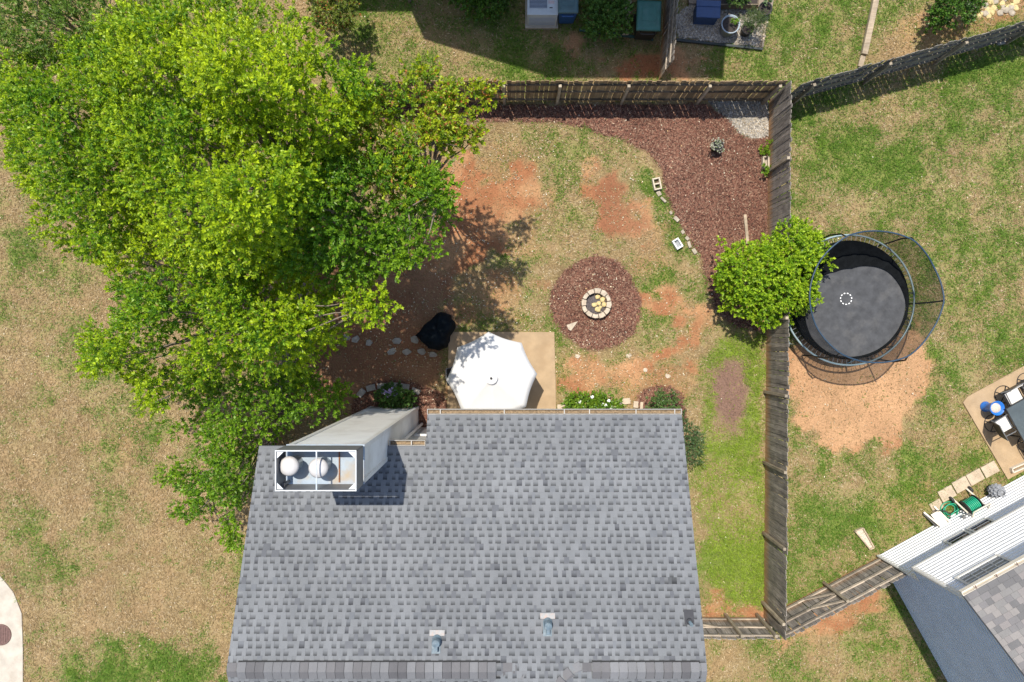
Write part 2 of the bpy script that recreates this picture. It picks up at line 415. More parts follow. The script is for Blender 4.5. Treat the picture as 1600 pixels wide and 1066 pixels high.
CLAYS = [([(690,255),(740,240),(765,282),(835,268),(850,320),(810,345),(790,400),(700,420),(620,420),(600,380),(690,320)], 1.0),
         ([(935,262),(972,262),(988,315),(1012,345),(1015,372),(960,370),(928,360)], 1.0),
         ([(820,430),(868,430),(862,455),(820,458)], .9),
         ([(870,545),(930,556),(1000,552),(1062,520),(1110,530),(1090,560),(1040,575),(1010,600),(960,612),(880,612)], .75),
         ([(1010,470),(1060,455),(1115,460),(1125,505),(1110,530),(1070,520),(1085,580),(1060,560),(1045,500)], .85),
         ([(1228,545),(1290,520),(1400,505),(1452,520),(1448,580),(1432,640),(1400,690),(1330,700),(1262,690),(1228,668)], 1.1),
         ([(1230,170),(1330,150),(1480,95),(1560,70),(1600,60),(1600,110),(1540,110),(1420,140),(1330,168),(1236,188)], .15),
         ([(1098,935),(1150,945),(1196,955),(1196,975),(1098,975)], .9),
         ([(1228,965),(1300,925),(1370,905),(1395,930),(1340,975),(1290,1000),(1228,1000)], .75),
         ([(948,84),(1000,75),(1060,70),(1090,95),(1070,126),(960,126)], 1.0),
         ([(840,62),(900,55),(905,80),(850,88)], .8), ([(560,20),(650,30),(655,60),(610,56),(565,40)], .4),
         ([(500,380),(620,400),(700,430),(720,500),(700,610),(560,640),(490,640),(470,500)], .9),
         ([(780,400),(830,420),(830,510),(760,515),(700,500),(720,430)], .55),
         ([(1385,105),(1405,30),(1460,20),(1560,0),(1600,0),(1600,30),(1500,60),(1400,110)], .5),
         ([(1340,790),(1400,770),(1460,740),(1480,770),(1440,810),(1380,840)], .35),
         ([(180,690),(215,640),(230,660),(200,720)], .35),
         ([(700,240),(800,220),(860,300),(850,420),(760,400),(700,330)], .45), ([(1000,330),(1040,350),(1060,430),(1000,420)], .4), ([(930,560),(1080,560),(1090,640),(960,640)], .5)]
m_clay = np.zeros_like(PX)
for poly, a in CLAYS: m_clay = np.maximum(m_clay, pm(poly, 20, 34) * a)
m_clay = np.clip(m_clay, 0, 1)
m_clay = np.clip(sstep(.04, .78, m_clay * (.45 + 1.1 * fbm(GX, GY, .55, 141, 4))) * np.clip(m_clay * 1.5, 0, 1), 0, 1)
GREENS = [([(845,205),(920,200),(985,215),(1030,255),(1035,290),(1000,330),(985,300),(960,235),(920,215),(920,290),(880,310),(840,300)], .55),
          ([(985,235),(1030,262),(1035,300),(1052,335),(1075,378),(1098,400),(1100,440),(1060,410),(1040,400),(1020,340),(990,300)], .95),
          ([(1028,415),(1055,425),(1050,445),(1030,440)], .9), ([(990,500),(1030,490),(1065,505),(1060,560),(1010,560)], .65),
          ([(1085,550),(1115,538),(1140,560),(1110,600),(1085,590)], .8), ([(640,475),(720,460),(830,480),(850,515),(700,515)], .6),
          ([(675,540),(705,540),(705,600),(680,620),(670,590)], .6), ([(866,555),(884,555),(884,612),(866,612)], .8),
          ([(1110,520),(1200,515),(1197,960),(1110,935),(1075,720),(1100,600)], .84), ([(1170,530),(1198,520),(1196,960),(1165,945)], 1.0),
          ([(1075,700),(1130,680),(1130,760),(1080,760)], .8),
          ([(1232,180),(1330,165),(1500,90),(1600,90),(1600,135),(1420,150),(1300,180)], .85),
          ([(80,1020),(160,990),(330,1010),(355,1080),(80,1080)], .85), ([(0,790),(60,800),(80,900),(60,960),(30,910),(0,880)], .45),
          ([(0,250),(60,260),(180,370),(170,450),(60,480),(0,440)], .42), ([(140,640),(260,660),(250,730),(150,720)], .45),
          ([(1480,300),(1600,250),(1600,600),(1520,600),(1470,560)], .62), ([(1250,200),(1340,240),(1330,340),(1240,350)], .6),
          ([(1230,720),(1340,720),(1420,660),(1500,640),(1480,740),(1350,840),(1240,840)], .62),
          ([(580,60),(700,60),(900,80),(950,125),(580,125)], .55), ([(1090,80),(1130,80),(1130,125),(1090,125)], .9),
          ([(1135,80),(1260,20),(1340,20),(1300,90),(1230,120),(1135,120)], .5)]
base_green = np.where(PX < 520, 0.19, 0.0)
base_green = np.where((PX >= 520) & (PX < 1200), 0.31, base_green)
base_green = np.where(PX >= 1200, 0.61, base_green)
base_green = np.where((PY > 985) & (PX > 1100), 0.38, base_green)
base_green = np.where((PY < 130) & (PX > 520), 0.50, base_green)
m_green = base_green.copy()
for poly, a in GREENS: m_green = np.maximum(m_green, pm(poly, 16, 24) * a)
m_green = np.clip(m_green + (fbm(GX, GY, 1.5, 31, 4) - 0.5) * 1.3 + (fbm(GX, GY, 0.4, 77, 3) - 0.5) * 0.9, 0, 1)
m_green *= (1 - 0.8 * m_clay) * (1 - .85 * m_thatch)
yellowish = pm([(1110,520),(1205,515),(1205,965),(1110,960),(1080,760)], 20, 20)
d_grass = np.clip(1 - 0.86 * m_clay - m_mulch * 1.2 - m_grav * 1.3, 0, 1) * (0.55 + 0.45 * sstep(0.25, 0.6, fbm(GX, GY, 0.5, 5, 4)))
d_grass = np.where(m_thatch > .5, d_grass * 0.55, d_grass)

def mixn(a, b, f): return a * (1 - f[..., None]) + np.array(b) * f[..., None]
straw = np.array((0.30, 0.220, 0.115)); c = np.ones(PX.shape + (3,)) * straw
c = mixn(c, (0.30, 0.20, 0.105), sstep(.4, .7, fbm(GX, GY, 0.6, 51, 4)) * 0.7)
c = mixn(c, (0.115, 0.180, 0.026), m_green * 0.8)
cl = mixn(np.ones(PX.shape + (3,)) * np.array((0.30, 0.130, 0.062)), (0.40, 0.222, 0.112), sstep(.35, .65, fbm(GX, GY, 1.0, 91, 4)))
tramp = pm(CLAYS[5][0], 16, 10)
cl = mixn(cl, (0.44, 0.262, 0.140), tramp * .85)
redz = np.maximum(pm(CLAYS[1][0], 14, 10), pm(CLAYS[2][0], 10, 10)); cl = mixn(cl, (0.255, 0.112, 0.060), redz * .8)
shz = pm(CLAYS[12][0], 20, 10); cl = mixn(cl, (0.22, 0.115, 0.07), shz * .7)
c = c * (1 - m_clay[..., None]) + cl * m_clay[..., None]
c = mixn(c, (0.20, 0.120, 0.090), m_thatch * .95)
c = mixn(c, (0.125, 0.061, 0.046), np.clip(m_mulch, 0, 1))
c = mixn(c, (0.27, 0.23, 0.18), np.clip(m_grav, 0, 1))
c = mixn(c, (0.34, 0.24, 0.17), pm(PBED, 2, 1) * .3)

# ground sheet: fine where the photo looks, stretched to the horizon outside
def axis(lo, hi, st):
    out = [lo]; d = st
    core = list(np.arange(lo, hi + 1e-6, st))
    left = []; x = lo; d = 0.5
    while x > -900: x -= d; d *= 1.7; left.append(x)
    right = []; x = core[-1]; d = 0.5
    while x < 900: x += d; d *= 1.7; right.append(x)
    return np.array(left[::-1] + core + right)
ax_, ay_ = axis(-21, 21, 0.1), axis(-15, 15, 0.1)
AX, AY = np.meshgrid(ax_, ay_)
ii = np.clip(np.round((AX + 21) / STEP).astype(int), 0, len(gx) - 1); jj = np.clip(np.round((AY + 15) / STEP).astype(int), 0, len(gy) - 1)
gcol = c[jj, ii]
zz = (fbm(AX, AY, 0.8, 8, 3) - 0.5) * 0.03 - 0.012
zz = np.where((np.abs(AX) > 25) | (np.abs(AY) > 20), -0.012, zz)
nx, ny = len(ax_), len(ay_)
V = np.stack([AX, AY, zz], -1).reshape(-1, 3)
idx = np.arange(nx * ny).reshape(ny, nx)
Q = np.stack([idx[:-1, :-1], idx[:-1, 1:], idx[1:, 1:], idx[1:, :-1]], -1).reshape(-1, 4)
me = bpy.data.meshes.new('ground'); me.vertices.add(len(V)); me.vertices.foreach_set('co', V.astype(np.float32).ravel())
me.loops.add(Q.size); me.loops.foreach_set('vertex_index', Q.astype(np.int32).ravel())
me.polygons.add(len(Q)); me.polygons.foreach_set('loop_start', np.arange(0, Q.size, 4, dtype=np.int32))
at = me.attributes.new('col', 'FLOAT_COLOR', 'POINT')
c4 = np.ones((len(V), 4), np.float32); c4[:, :3] = gcol.reshape(-1, 3); at.data.foreach_set('color', c4.ravel())
me.update(calc_edges=True); me.polygons.foreach_set('use_smooth', np.ones(len(Q), bool))
gm = attrmat('ground_soil', 0.95, 0.30, 22.0, 0.7, spec=0.1); me.materials.append(gm)
ground = bpy.data.objects.new('ground', me); COL.objects.link(ground); tag(ground, 'lawn soil and red clay of the back gardens', kind='structure')

def samp(field, X, Y):
    i = np.clip(((X + 21) / STEP).astype(int), 0, len(gx) - 1); j = np.clip(((Y + 15) / STEP).astype(int), 0, len(gy) - 1)
    return field[j, i]

# slabs and paved areas (structure)
def slab(name, poly_px, z0, z1, mat, label):
    b = MB().prism([tuple(P(*p).xy) for p in poly_px], z0, z1).build(name, mat, bevel=0.01)
    return tag(b, label, kind='structure')
PATIO = [(701,519),(866,519),(868,590),(869,656),(699,656)]
slab('patio', PATIO, -0.1, 0.05, M['patio'], 'tan concrete patio under the white umbrella')
WALK = [(-60,860),(0,898),(22,925),(35,958),(37,1012),(37,1110),(-60,1110)]
slab('walkway', WALK, -0.1, 0.03, M['concrete'], 'pale concrete walkway at the lower left')
NPAT = [(1503,629),(1510,620),(1600,571),(1720,506),(1790,630),(1573,749)]
slab('neighbour_patio', NPAT, -0.1, 0.05, M['patio'], 'tan concrete patio behind the white sided house')
DECKP = [(1072,-40),(1215,-40),(1205,14),(1075,8)]
slab('neighbour_terrace', DECKP, -0.1, 0.10, M['deck'], 'brown boarded terrace at the top edge')

# ------------------------------------------------------------------ grass, mulch, litter (stuff)
EXCL = [PATIO, WALK, NPAT, DECKP]
def ok_mask(X, Y, margin=-1.0):
    px, py = gpx(X, Y); m = np.ones(X.shape, bool)
    for p in EXCL: m &= sdist(px, py, p) < margin + 1.5 * (vnoise(X, Y, 0.2, 4) - .2)
    m &= ~((X > -6.0) & (X < 4.0) & (Y < -2.9))
    return m
def blades(n, seed):
    r = np.random.default_rng(seed)
    X = r.uniform(-19.8, 19.8, n); Y = r.uniform(-13.8, 13.8, n)
    keep = (r.random(n) < samp(d_grass, X, Y)) & ok_mask(X, Y)
    X, Y = X[keep], Y[keep]; n = len(X)
    g = samp(m_green, X, Y); yl = samp(yellowish, X, Y); cl_ = samp(m_clay, X, Y); th = samp(m_thatch, X, Y)
    isg = r.random(n) < np.clip(g * 1.15 - 0.08, 0, 1)
    L = np.where(isg, r.uniform(.05, .11, n), r.uniform(.05, .13, n)); Wd = np.where(isg, r.uniform(.014, .028, n), r.uniform(.012, .026, n))
    L *= 1 + 0.5 * g * isg
    ang = r.uniform(0, 2 * np.pi, n) + 1.2 * vnoise(X, Y, .3, 9)
    el = np.where(isg, r.uniform(.25, 1.0, n), r.uniform(.03, .5, n))
    dx, dy, dz = np.cos(ang) * np.cos(el), np.sin(ang) * np.cos(el), np.sin(el)
    sx, sy = -np.sin(ang), np.cos(ang)
    z0 = r.uniform(0, .012, n); tw = r.uniform(-.4, .4, n)
    V = np.empty((n, 3, 3))
    V[:, 0] = np.stack([X - sx * Wd / 2, Y - sy * Wd / 2, z0 - tw * Wd / 2], -1)
    V[:, 1] = np.stack([X + sx * Wd / 2, Y + sy * Wd / 2, z0 + tw * Wd / 2], -1)
    V[:, 2] = np.stack([X + dx * L, Y + dy * L, z0 + dz * L], -1)
    u = r.random(n)[:, None]; tint = (0.8 + 0.4 * r.random(n))[:, None]
    strawc = np.array((0.43, 0.318, 0.165)) * (1 - u) + np.array((0.255, 0.175, 0.080)) * u
    pale = (r.random(n) < 0.12)[:, None]; strawc = np.where(pale, np.array((0.60, 0.49, 0.33)), strawc)
    left = (X < -6)[:, None]; strawc = np.where(left, strawc * np.array((.97, .95, .92)), strawc)
    strawc = strawc * (1 - th[:, None]) + np.array((0.27, 0.17, 0.13)) * th[:, None]
    gr = np.array((0.165, 0.275, 0.030)) * (1 - u) + np.array((0.085, 0.175, 0.018)) * u
    gr = gr * (1 - .65 * yl[:, None]) + np.array((0.33, 0.43, 0.040)) * .65 * yl[:, None]
    C = np.where(isg[:, None], gr, strawc) * tint
    return V.reshape(-1, 3), n, np.repeat(C, 3, 0)
V, n, C = blades(760000, 21)
g = np_mesh('grass', V, n, 3, M['grass'], C); tag(g, 'short patchy straw and green lawn grass', 'grass', kind='stuff')

def tufts(n, seed):
    r = np.random.default_rng(seed); X = r.uniform(-19.8, 19.8, n); Y = r.uniform(-13.8, 13.8, n)
    k = (r.random(n) < np.clip(samp(m_green, X, Y) * 1.6 - .55, 0.012, 1) * (samp(d_grass, X, Y) > .12)) & ok_mask(X, Y, -3.0) & (samp(m_mulch, X, Y) < .3)
    X, Y = X[k], Y[k]; s = r.uniform(.05, .14, len(X)); lite = r.random(len(X)); m = 16
    yl = np.repeat(samp(yellowish, X, Y), m)[:, None]
    a = r.uniform(0, 6.283, len(X) * m); rad = r.random(len(X) * m) ** .6; S_ = np.repeat(s, m)
    bx = np.repeat(X, m) + np.cos(a) * rad * S_; by = np.repeat(Y, m) + np.sin(a) * rad * S_
    a2 = a + r.uniform(-.9, .9, a.size); L = S_ * r.uniform(.6, 1.3, a.size); w = r.uniform(.010, .022, a.size); el = r.uniform(.35, 1.2, a.size)
    V = np.empty((a.size, 3, 3)); sx, sy = -np.sin(a2) * w / 2, np.cos(a2) * w / 2
    V[:, 0] = np.stack([bx - sx, by - sy, np.full(a.size, .004)], -1); V[:, 1] = np.stack([bx + sx, by + sy, np.full(a.size, .004)], -1)
    V[:, 2] = np.stack([bx + np.cos(a2) * np.cos(el) * L, by + np.sin(a2) * np.cos(el) * L, .01 + np.sin(el) * L], -1)
    u = np.repeat(lite, m)[:, None]; C = (np.array((.09, .20, .025)) * (1 - u) + np.array((.20, .32, .035)) * u) * (.75 + .5 * r.random(a.size))[:, None]
    C = C * (1 - .4 * yl) + np.array((.28, .36, .04)) * .4 * yl
    return V.reshape(-1, 3), a.size, np.repeat(C, 3, 0)
V, n, C = tufts(44000, 77)
g = np_mesh('grass_tufts', V, n, 3, M['grass'], C); tag(g, 'darker green grass and weed tufts dotted over the lawns', 'grass', kind='stuff')
def flakes(n, seed, maskf, lmin, lmax, wr, pal, zmax=.03, tilt=.4, shape='quad', region=(-18.2, 18.2, -12.4, 12.4), okm=True):
    r = np.random.default_rng(seed)
    X = r.uniform(region[0], region[1], n); Y = r.uniform(region[2], region[3], n)
    k = r.random(n) < maskf(X, Y)
    if okm: k &= ok_mask(X, Y)
    X, Y = X[k], Y[k]; n = len(X)
    L = r.uniform(lmin, lmax, n); Wd = L * r.uniform(wr[0], wr[1], n); a = r.uniform(0, 2 * np.pi, n)
    ca, sa = np.cos(a), np.sin(a); z = r.uniform(.004, zmax, n); t1 = r.uniform(-tilt, tilt, n); t2 = r.uniform(-tilt, tilt, n)
    pts = [(-.5, -.3), (.5, -.5), (.45, .5), (-.5, .4)] if shape == 'quad' else [(-.5, 0), (0, -.5), (.5, 0), (0, .5)]
    V = np.empty((n, 4, 3))
    for q, (u, v) in enumerate(pts):
        V[:, q] = np.stack([X + u * L * ca - v * Wd * sa, Y + u * L * sa + v * Wd * ca, z + u * L * t1 + v * Wd * t2], -1)
    pal = np.array(pal); C = pal[r.integers(0, len(pal), n)] * (0.75 + .5 * r.random(n))[:, None] * (0.72 + .56 * fbm(X, Y, 1.1, seed + 40, 4))[:, None]
    return V.reshape(-1, 3), n, np.repeat(C, 4, 0)
V, n, C = flakes(420000, 5, lambda X, Y: np.clip(samp(m_mulch, X, Y) * 1.2 - .3, 0, 1), .03, .085, (.25, .6),
                 [(.185, .090, .062), (.135, .063, .044), (.23, .125, .085), (.072, .037, .029), (.30, .19, .13), (.17, .080, .056), (.205, .092, .062)], .03, .5, region=(-7, 9, -4, 8.4))
g = np_mesh('mulch', V, n, 4, M['chip'], C); tag(g, 'reddish brown shredded wood mulch in the beds', 'mulch', kind='stuff')
V, n, C = flakes(90000, 6, lambda X, Y: np.clip(samp(m_grav, X, Y), 0, 1), .025, .07, (.6, .95),
                 [(.40, .36, .30), (.30, .265, .225), (.46, .42, .36), (.20, .18, .155), (.36, .29, .20)], .04, .5, region=(5, 9, 6.5, 12.2), okm=False)
g = np_mesh('gravel', V, n, 4, M['pebble'], C); tag(g, 'pale loose gravel in the fence corner and potted plant bed', 'gravel', kind='stuff')
def lit(X, Y):
    px, py = gpx(X, Y)
    a = 0.55 * sstep(-60, 40, sdist(px, py, [(500,380),(690,230),(860,200),(900,300),(860,500),(870,540),(1000,600),(860,625),(680,640),(500,640)]))
    a = np.maximum(a, 0.42 * sstep(-20, 20, sdist(px, py, CIRC)))
    a = np.maximum(a, 0.16 * sstep(-20, 20, sdist(px, py, [(720,160),(1200,160),(1200,400),(1100,500),(1100,620),(860,620),(720,300)])))
    return np.maximum(a, 0.035) * (0.25 + 1.3 * sstep(.4, .65, fbm(X, Y, .7, 61, 3)))
V, n, C = flakes(60000, 7, lit, .03, .065, (.4, .7), [(.62, .52, .36), (.50, .38, .22), (.68, .60, .46), (.55, .47, .30), (.45, .30, .14), (.60, .56, .42)], .05, .6, 'leaf')
g = np_mesh('fallen_leaves', V, n, 4, M['litter'], C); tag(g, 'small pale fallen leaves strewn over the yard', 'leaf litter', kind='stuff')

# ------------------------------------------------------------------ fences
def picket_mesh(name, w, h, th, mat):
    b = MB(); e = 0.03
    pts = [(-w/2, 0), (w/2, 0), (w/2, h - e), (w/2 - e, h), (-w/2 + e, h), (-w/2, h - e)]
    n = 6
    b.add([(x, -th/2, z) for x, z in pts] + [(x, th/2, z) for x, z in pts],
          [tuple(range(n)), tuple(range(n, 2*n))[::-1]] + [((i+1) % n, i, n + i, n + (i+1) % n) for i in range(n)])
    return b.mesh(name, mat)
def fence(name, label, a, b, h, pm_, rm, side=1, posts=(), post_h=None, post_side=None, rails=(0.28, 0.92, 1.5), gap=0.010, w=0.14, seed=1,
          post_mat=None, brace=None, rail_w=0.085, lean=0.0, group='weathered wooden privacy fences'):
    r = random.Random(seed)
    a = Vector((a[0], a[1], 0)); b = Vector((b[0], b[1], 0)); d = (b - a); L = d.length; u = d / L; nrm = Vector((-u.y, u.x, 0)) * side
    t = thing(name, (a.x, a.y, 0), label, 'fence', group)
    ms = [picket_mesh('picket', w * k, h, 0.018, pm_) for k in (1.0, 0.985, 1.01)]
    rz = math.atan2(u.y, u.x); s = w / 2
    while s < L:
        g = gap * r.choice((0.5, 0.8, 1, 1, 1.5, 2.2)) if gap else 0
        p = a + u * s + nrm * r.uniform(-.006, .006)
        zs = 1 + r.uniform(-.018, .014)
        piece('picket', r.choice(ms), t, (p.x, p.y, 0.02), (r.uniform(-.012, .012) + lean, r.uniform(-.012, .012), rz + r.uniform(-.03, .03)), (1, 1, zs))
        s += w + g
    for z in rails:
        z *= h / 1.8
        q = [a + u * (L * k / 4) + nrm * 0.032 + Vector((0, 0, z + (r.uniform(-.02, .02) if 0 < k < 4 else 0))) for k in range(5)]
        for k in range(4):
            MB().bar(q[k] + u * 0.003, q[k+1] - u * 0.003, 0.04, rail_w).build('rail', rm, t)
    ph = post_h or h * 0.93
    ps = post_side if post_side is not None else side
    nn = Vector((-u.y, u.x, 0)) * ps
    for f in posts:
        p = a + u * (f * L) + nn * (0.10 if ps == side else 0.058)
        MB().box((p.x, p.y, ph / 2), (0.092, 0.092, ph), rz + r.uniform(-.05, .05)).build('post', post_mat or M['post'], t, bevel=0.006)
    if brace:
        for (s0, z0, s1, z1) in brace:
            MB().bar(a + u * s0 + nrm * 0.066 + Vector((0, 0, z0)), a + u * s1 + nrm * 0.066 + Vector((0, 0, z1)), 0.03, 0.09).build('brace', rm, t)
    return t
def G(px, py): return P(px, py).xy

# long right fence (faces the mulch bed)
a, b = Vector(G(1201, 158)), Vector(G(1193, 962))
def fr(y): return (y - 158) / (962 - 158)
fence('wooden_fence', 'long weathered grey fence with orange stained foot between mulch bed and trampoline lawn', a, b, 1.85, M['fence_grey'], M['rail_dark'], side=1,
      posts=[fr(y) for y in (270, 385, 500, 612, 722, 832, 940)], post_side=-1, post_h=1.86, gap=0.006, seed=3)
fence('wooden_fence', 'brown fence along the top of the mulch bed, three dark rails facing the yard', G(548, 158), G(1199, 158), 1.75, M['fence_brown'], M['rail_brown'], side=-1,
      posts=[(x - 548) / 651 for x in (600, 700, 788, 870, 970, 1088, 1190)], post_h=1.62, rails=(0.24, 0.95, 1.55), seed=4)
fence('wooden_fence', 'dark fence running diagonally up to the top right corner above trampoline lawn', G(1216, 163), G(1640, 45), 1.8, M['fence_dark'], M['rail_dark'], side=-1,
      posts=(0.05, 0.31, 0.57, 0.83), rails=(0.3, 0.95, 1.5), gap=0.012, seed=5)
fence('wooden_fence', 'grey fence with three pale rails joining the white sided house at lower right', G(1197, 962), G(1372, 870), 1.75, M['fence_grey'], M['rail_pale'], side=1,
      posts=(0.52,), post_h=1.7, rails=(0.25, 0.95, 1.62), seed=6, brace=[(1.35, 0.35, 2.35, 0.95), (1.25, 1.0, 2.3, 1.55)], rail_w=0.10)
fence('wooden_fence', 'short fence with pale posts and braced gate beside the grey shingle roof', G(1020, 963), G(1190, 964), 1.7, M['fence_grey'], M['rail_pale'], side=1,
      posts=(0.66, 0.95), post_h=1.75, post_mat=M['post'], rails=(0.25, 0.95, 1.6), seed=7, brace=[(0.4, 0.4, 2.0, 1.0)])
fence('wooden_fence', 'leaning picket divider fence between bins and potted plant terrace at top', G(1029, 126), G(1041, -30), 1.75, M['fence_grey'], M['rail_pale'], side=-1,
      posts=(0.3, 0.85), gap=0.02, seed=8, lean=0.05)
fence('wooden_fence', 'old fence hidden under the big leafy tree on the left', G(556, 160), G(432, 700), 1.7, M['fence_grey'], M['rail_dark'], side=1, posts=(.1, .35, .6, .85), seed=9)

# ------------------------------------------------------------------ the shingled house
XL, XR = -6.40, 4.375
ZE, DE, SLP = 5.40, 1.90, 0.42          # eave height, eave distance, roof slope
DR = 7.39; XJ, DJ = -2.18, 2.66         # ridge distance, jog
def rz_(D): return ZE + SLP * (D - DE)
hl = math.hypot(1, SLP)
ny, nz = 1 / hl * SLP, 1 / hl           # roof normal (0, ny, nz), faces +Y
house = thing('house', (-1.0, -7.4, 0), 'two storey house with grey architectural shingle roof and tall chimney', 'house')
# walls
wl = MB()
foot = [(-6.1, -2.90), (-2.0, -2.90), (-2.0, -2.62), (4.1, -2.62), (4.1, -12.1), (-6.1, -12.1)]
def wallz(y): return rz_(-y) - 0.14 if y > -DR else rz_(2 * DR + y) - 0.14
pts = [(-6.1, -2.90), (-2.0, -2.90), (-2.0, -2.62), (4.1, -2.62), (4.1, -DR), (4.1, -12.1), (-6.1, -12.1), (-6.1, -DR)]
nn_ = len(pts)
wl.add([(x, y, 0) for x, y in pts] + [(x, y, wallz(y)) for x, y in pts], [(i, (i+1) % nn_, nn_ + (i+1) % nn_, nn_ + i)[::-1] for i in range(nn_)])
wall_o = wl.build('wall', M['siding_beige'], house)
for (cx, w_, zc, hh) in ((-2.62, 0.62, 1.5, 1.1), (-5.4, 0.8, 1.5, 1.1), (-5.4, 0.8, 4.2, 1.1)):
    wdw = MB().box((cx, -2.885, zc), (w_ + .12, .06, hh + .12)).build('window', M['white_metal'], house)
    MB().box((cx, -2.872, zc), (w_, .06, hh)).build('pane', M['glass_grey'], wdw)
for (cx, w_, zc, hh) in ((-0.6, 1.7, 1.08, 2.06), (2.4, 1.2, 1.5, 1.2), (-0.6, 1.2, 4.1, 1.1), (2.4, 1.2, 4.1, 1.1)):
    wdw = MB().box((cx, -2.605, zc), (w_ + .12, .06, hh + .12)).build('window', M['white_metal'], house)
    MB().box((cx, -2.592, zc), (w_, .06, hh)).build('pane', M['glass_dark'], wdw)
MB().tube([(-3.02, -2.78, 0.1), (-3.02, -2.78, 5.4)], 0.045, 8).build('downspout', M['white_metal'], house)

# roof: deck, then one stepped strip per course with raised tabs on it
EXPO = 0.1525; NC = int(round((DR - DE) * hl / EXPO)); EXPO = (DR - DE) * hl / NC
def rp(x, s, off=0.0):       # x, distance up the slope from the eave line, offset along the normal
    D = DE + s / hl
    return Vector((x, -D + ny * off, ZE + SLP * (D - DE) + nz * off))
dk = MB(); T = 0.12
def deck_poly(pp, flip=False):
    n = len(pp); top = [Vector(p) for p in pp]; bot = [p - Vector((0, 0, T)) for p in top]
    fs = [tuple(range(n)), tuple(range(n, 2*n))[::-1]] + [(i, n + i, n + (i+1) % n, (i+1) % n) for i in range(n)]
    dk.add(top + bot, fs)
deck_poly([(XL, -DR, rz_(DR)), (XL, -DJ, rz_(DJ)), (XJ, -DJ, rz_(DJ)), (XJ, -DE, ZE), (XR, -DE, ZE), (XR, -DR, rz_(DR))][::-1])
D2 = 2 * DR - DE
deck_poly([(XL, -D2, ZE), (XR, -D2, ZE), (XR, -DR - .002, rz_(DR)), (XL, -DR - .002, rz_(DR))])
# front cross gable whose ridge runs on from the back slope
AX0, AX1, AXP, DA = -0.15, 1.78, 0.82, 8.35
roof = dk.build('roof', M['shingle_o'], house); roof.color = (0.17, 0.175, 0.185, 1)
tabs = []; strips = MB(); scol = []
rr = random.Random(11)
greys = [(.190,.196,.203), (.198,.204,.211), (.182,.188,.195), (.194,.199,.206), (.186,.192,.199), (.128,.132,.142), (.142,.146,.156), (.160,.167,.178)]
lights = greys[:5]
SV, SC, TV, TC = [], [], [], []
def stain(x, s):
    d = math.hypot(x - 3.78, (s - 4.05) * 1.4); return 1 - 0.62 * math.exp(-(d / 0.13) ** 2)
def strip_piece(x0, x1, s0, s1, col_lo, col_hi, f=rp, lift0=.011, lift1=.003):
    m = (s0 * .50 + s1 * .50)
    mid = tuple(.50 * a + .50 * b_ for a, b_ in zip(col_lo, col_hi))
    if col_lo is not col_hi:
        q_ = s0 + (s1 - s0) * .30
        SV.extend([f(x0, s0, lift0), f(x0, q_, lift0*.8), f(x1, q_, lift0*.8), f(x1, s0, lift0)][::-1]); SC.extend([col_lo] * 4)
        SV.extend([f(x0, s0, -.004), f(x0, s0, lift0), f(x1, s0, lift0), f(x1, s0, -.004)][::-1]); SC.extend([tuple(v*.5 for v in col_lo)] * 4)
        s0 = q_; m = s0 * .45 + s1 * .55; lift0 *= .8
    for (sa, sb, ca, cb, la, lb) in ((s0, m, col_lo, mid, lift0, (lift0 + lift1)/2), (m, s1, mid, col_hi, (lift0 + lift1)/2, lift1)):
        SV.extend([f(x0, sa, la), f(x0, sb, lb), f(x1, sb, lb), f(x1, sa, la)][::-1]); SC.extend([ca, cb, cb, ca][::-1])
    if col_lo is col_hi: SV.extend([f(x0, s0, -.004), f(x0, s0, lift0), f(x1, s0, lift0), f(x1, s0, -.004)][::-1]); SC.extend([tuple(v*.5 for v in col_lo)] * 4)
pmesh = MB().obox((0, 0, 0), (.5, 0, 0), (0, .5, 0), (0, 0, .5)).mesh('shingle', M['shingle_o'])
roof_ang = math.atan(SLP)
def course(k, xa, xb, f, s0, parts_ok):
    x = xa; s1 = s0 + EXPO
    bandn = vnoise(np.array([k * 1.0]), np.array([0.]), 3.0, 5)[0]
    x -= rr.uniform(0, .15)
    while x < xb:
        gap = rr.uniform(.08, .14); tab = rr.choice((.07, .08, .09, .10, .11, .13, .18)) * rr.uniform(.9, 1.1)
        g0, g1 = max(x, xa), min(x + gap, xb)
        base = rr.choice(lights) if rr.random() < .8 else rr.choice(greys); st = stain((g0 + g1)/2, s0 + EXPO/2) if f is rp else 1
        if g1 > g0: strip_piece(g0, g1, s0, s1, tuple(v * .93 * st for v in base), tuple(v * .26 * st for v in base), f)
        t0, t1 = max(x + gap, xa), min(x + gap + tab, xb)
        if t1 - t0 > .02:
            base2 = rr.choice(lights) if rr.random() < .66 else rr.choice(greys); base2 = tuple(v * (0.98 + 0.10 * (bandn - .5)) * (stain((t0+t1)/2, s0 + EXPO/2) if f is rp else 1) for v in base2)
            strip_piece(t0, t1, s0, s1, base2, base2, f, .011, .003)
            tabs.append((t0, t1, s0, s1, base2, f, parts_ok))
        x += gap + tab
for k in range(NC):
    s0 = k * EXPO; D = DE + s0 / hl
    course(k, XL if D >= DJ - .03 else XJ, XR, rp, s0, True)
def rps(x, s, off=0.0):      # front slope, s measured up from an arbitrary start near the ridge
    D = DR + (DR - DE) - (s / hl)
    return Vector((x, -D - ny * off, ZE + SLP * (s / hl) + nz * off))
SF = (DR - DE) * hl
def rpsf(x, s, off=0.0): return rps(x, s, off)
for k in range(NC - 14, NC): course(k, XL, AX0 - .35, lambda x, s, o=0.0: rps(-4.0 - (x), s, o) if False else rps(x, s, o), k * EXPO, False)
for k in range(NC - 14, NC): course(k, AX1 + .35, XR, lambda x, s, o=0.0: rps(x, s, o), k * EXPO, False)
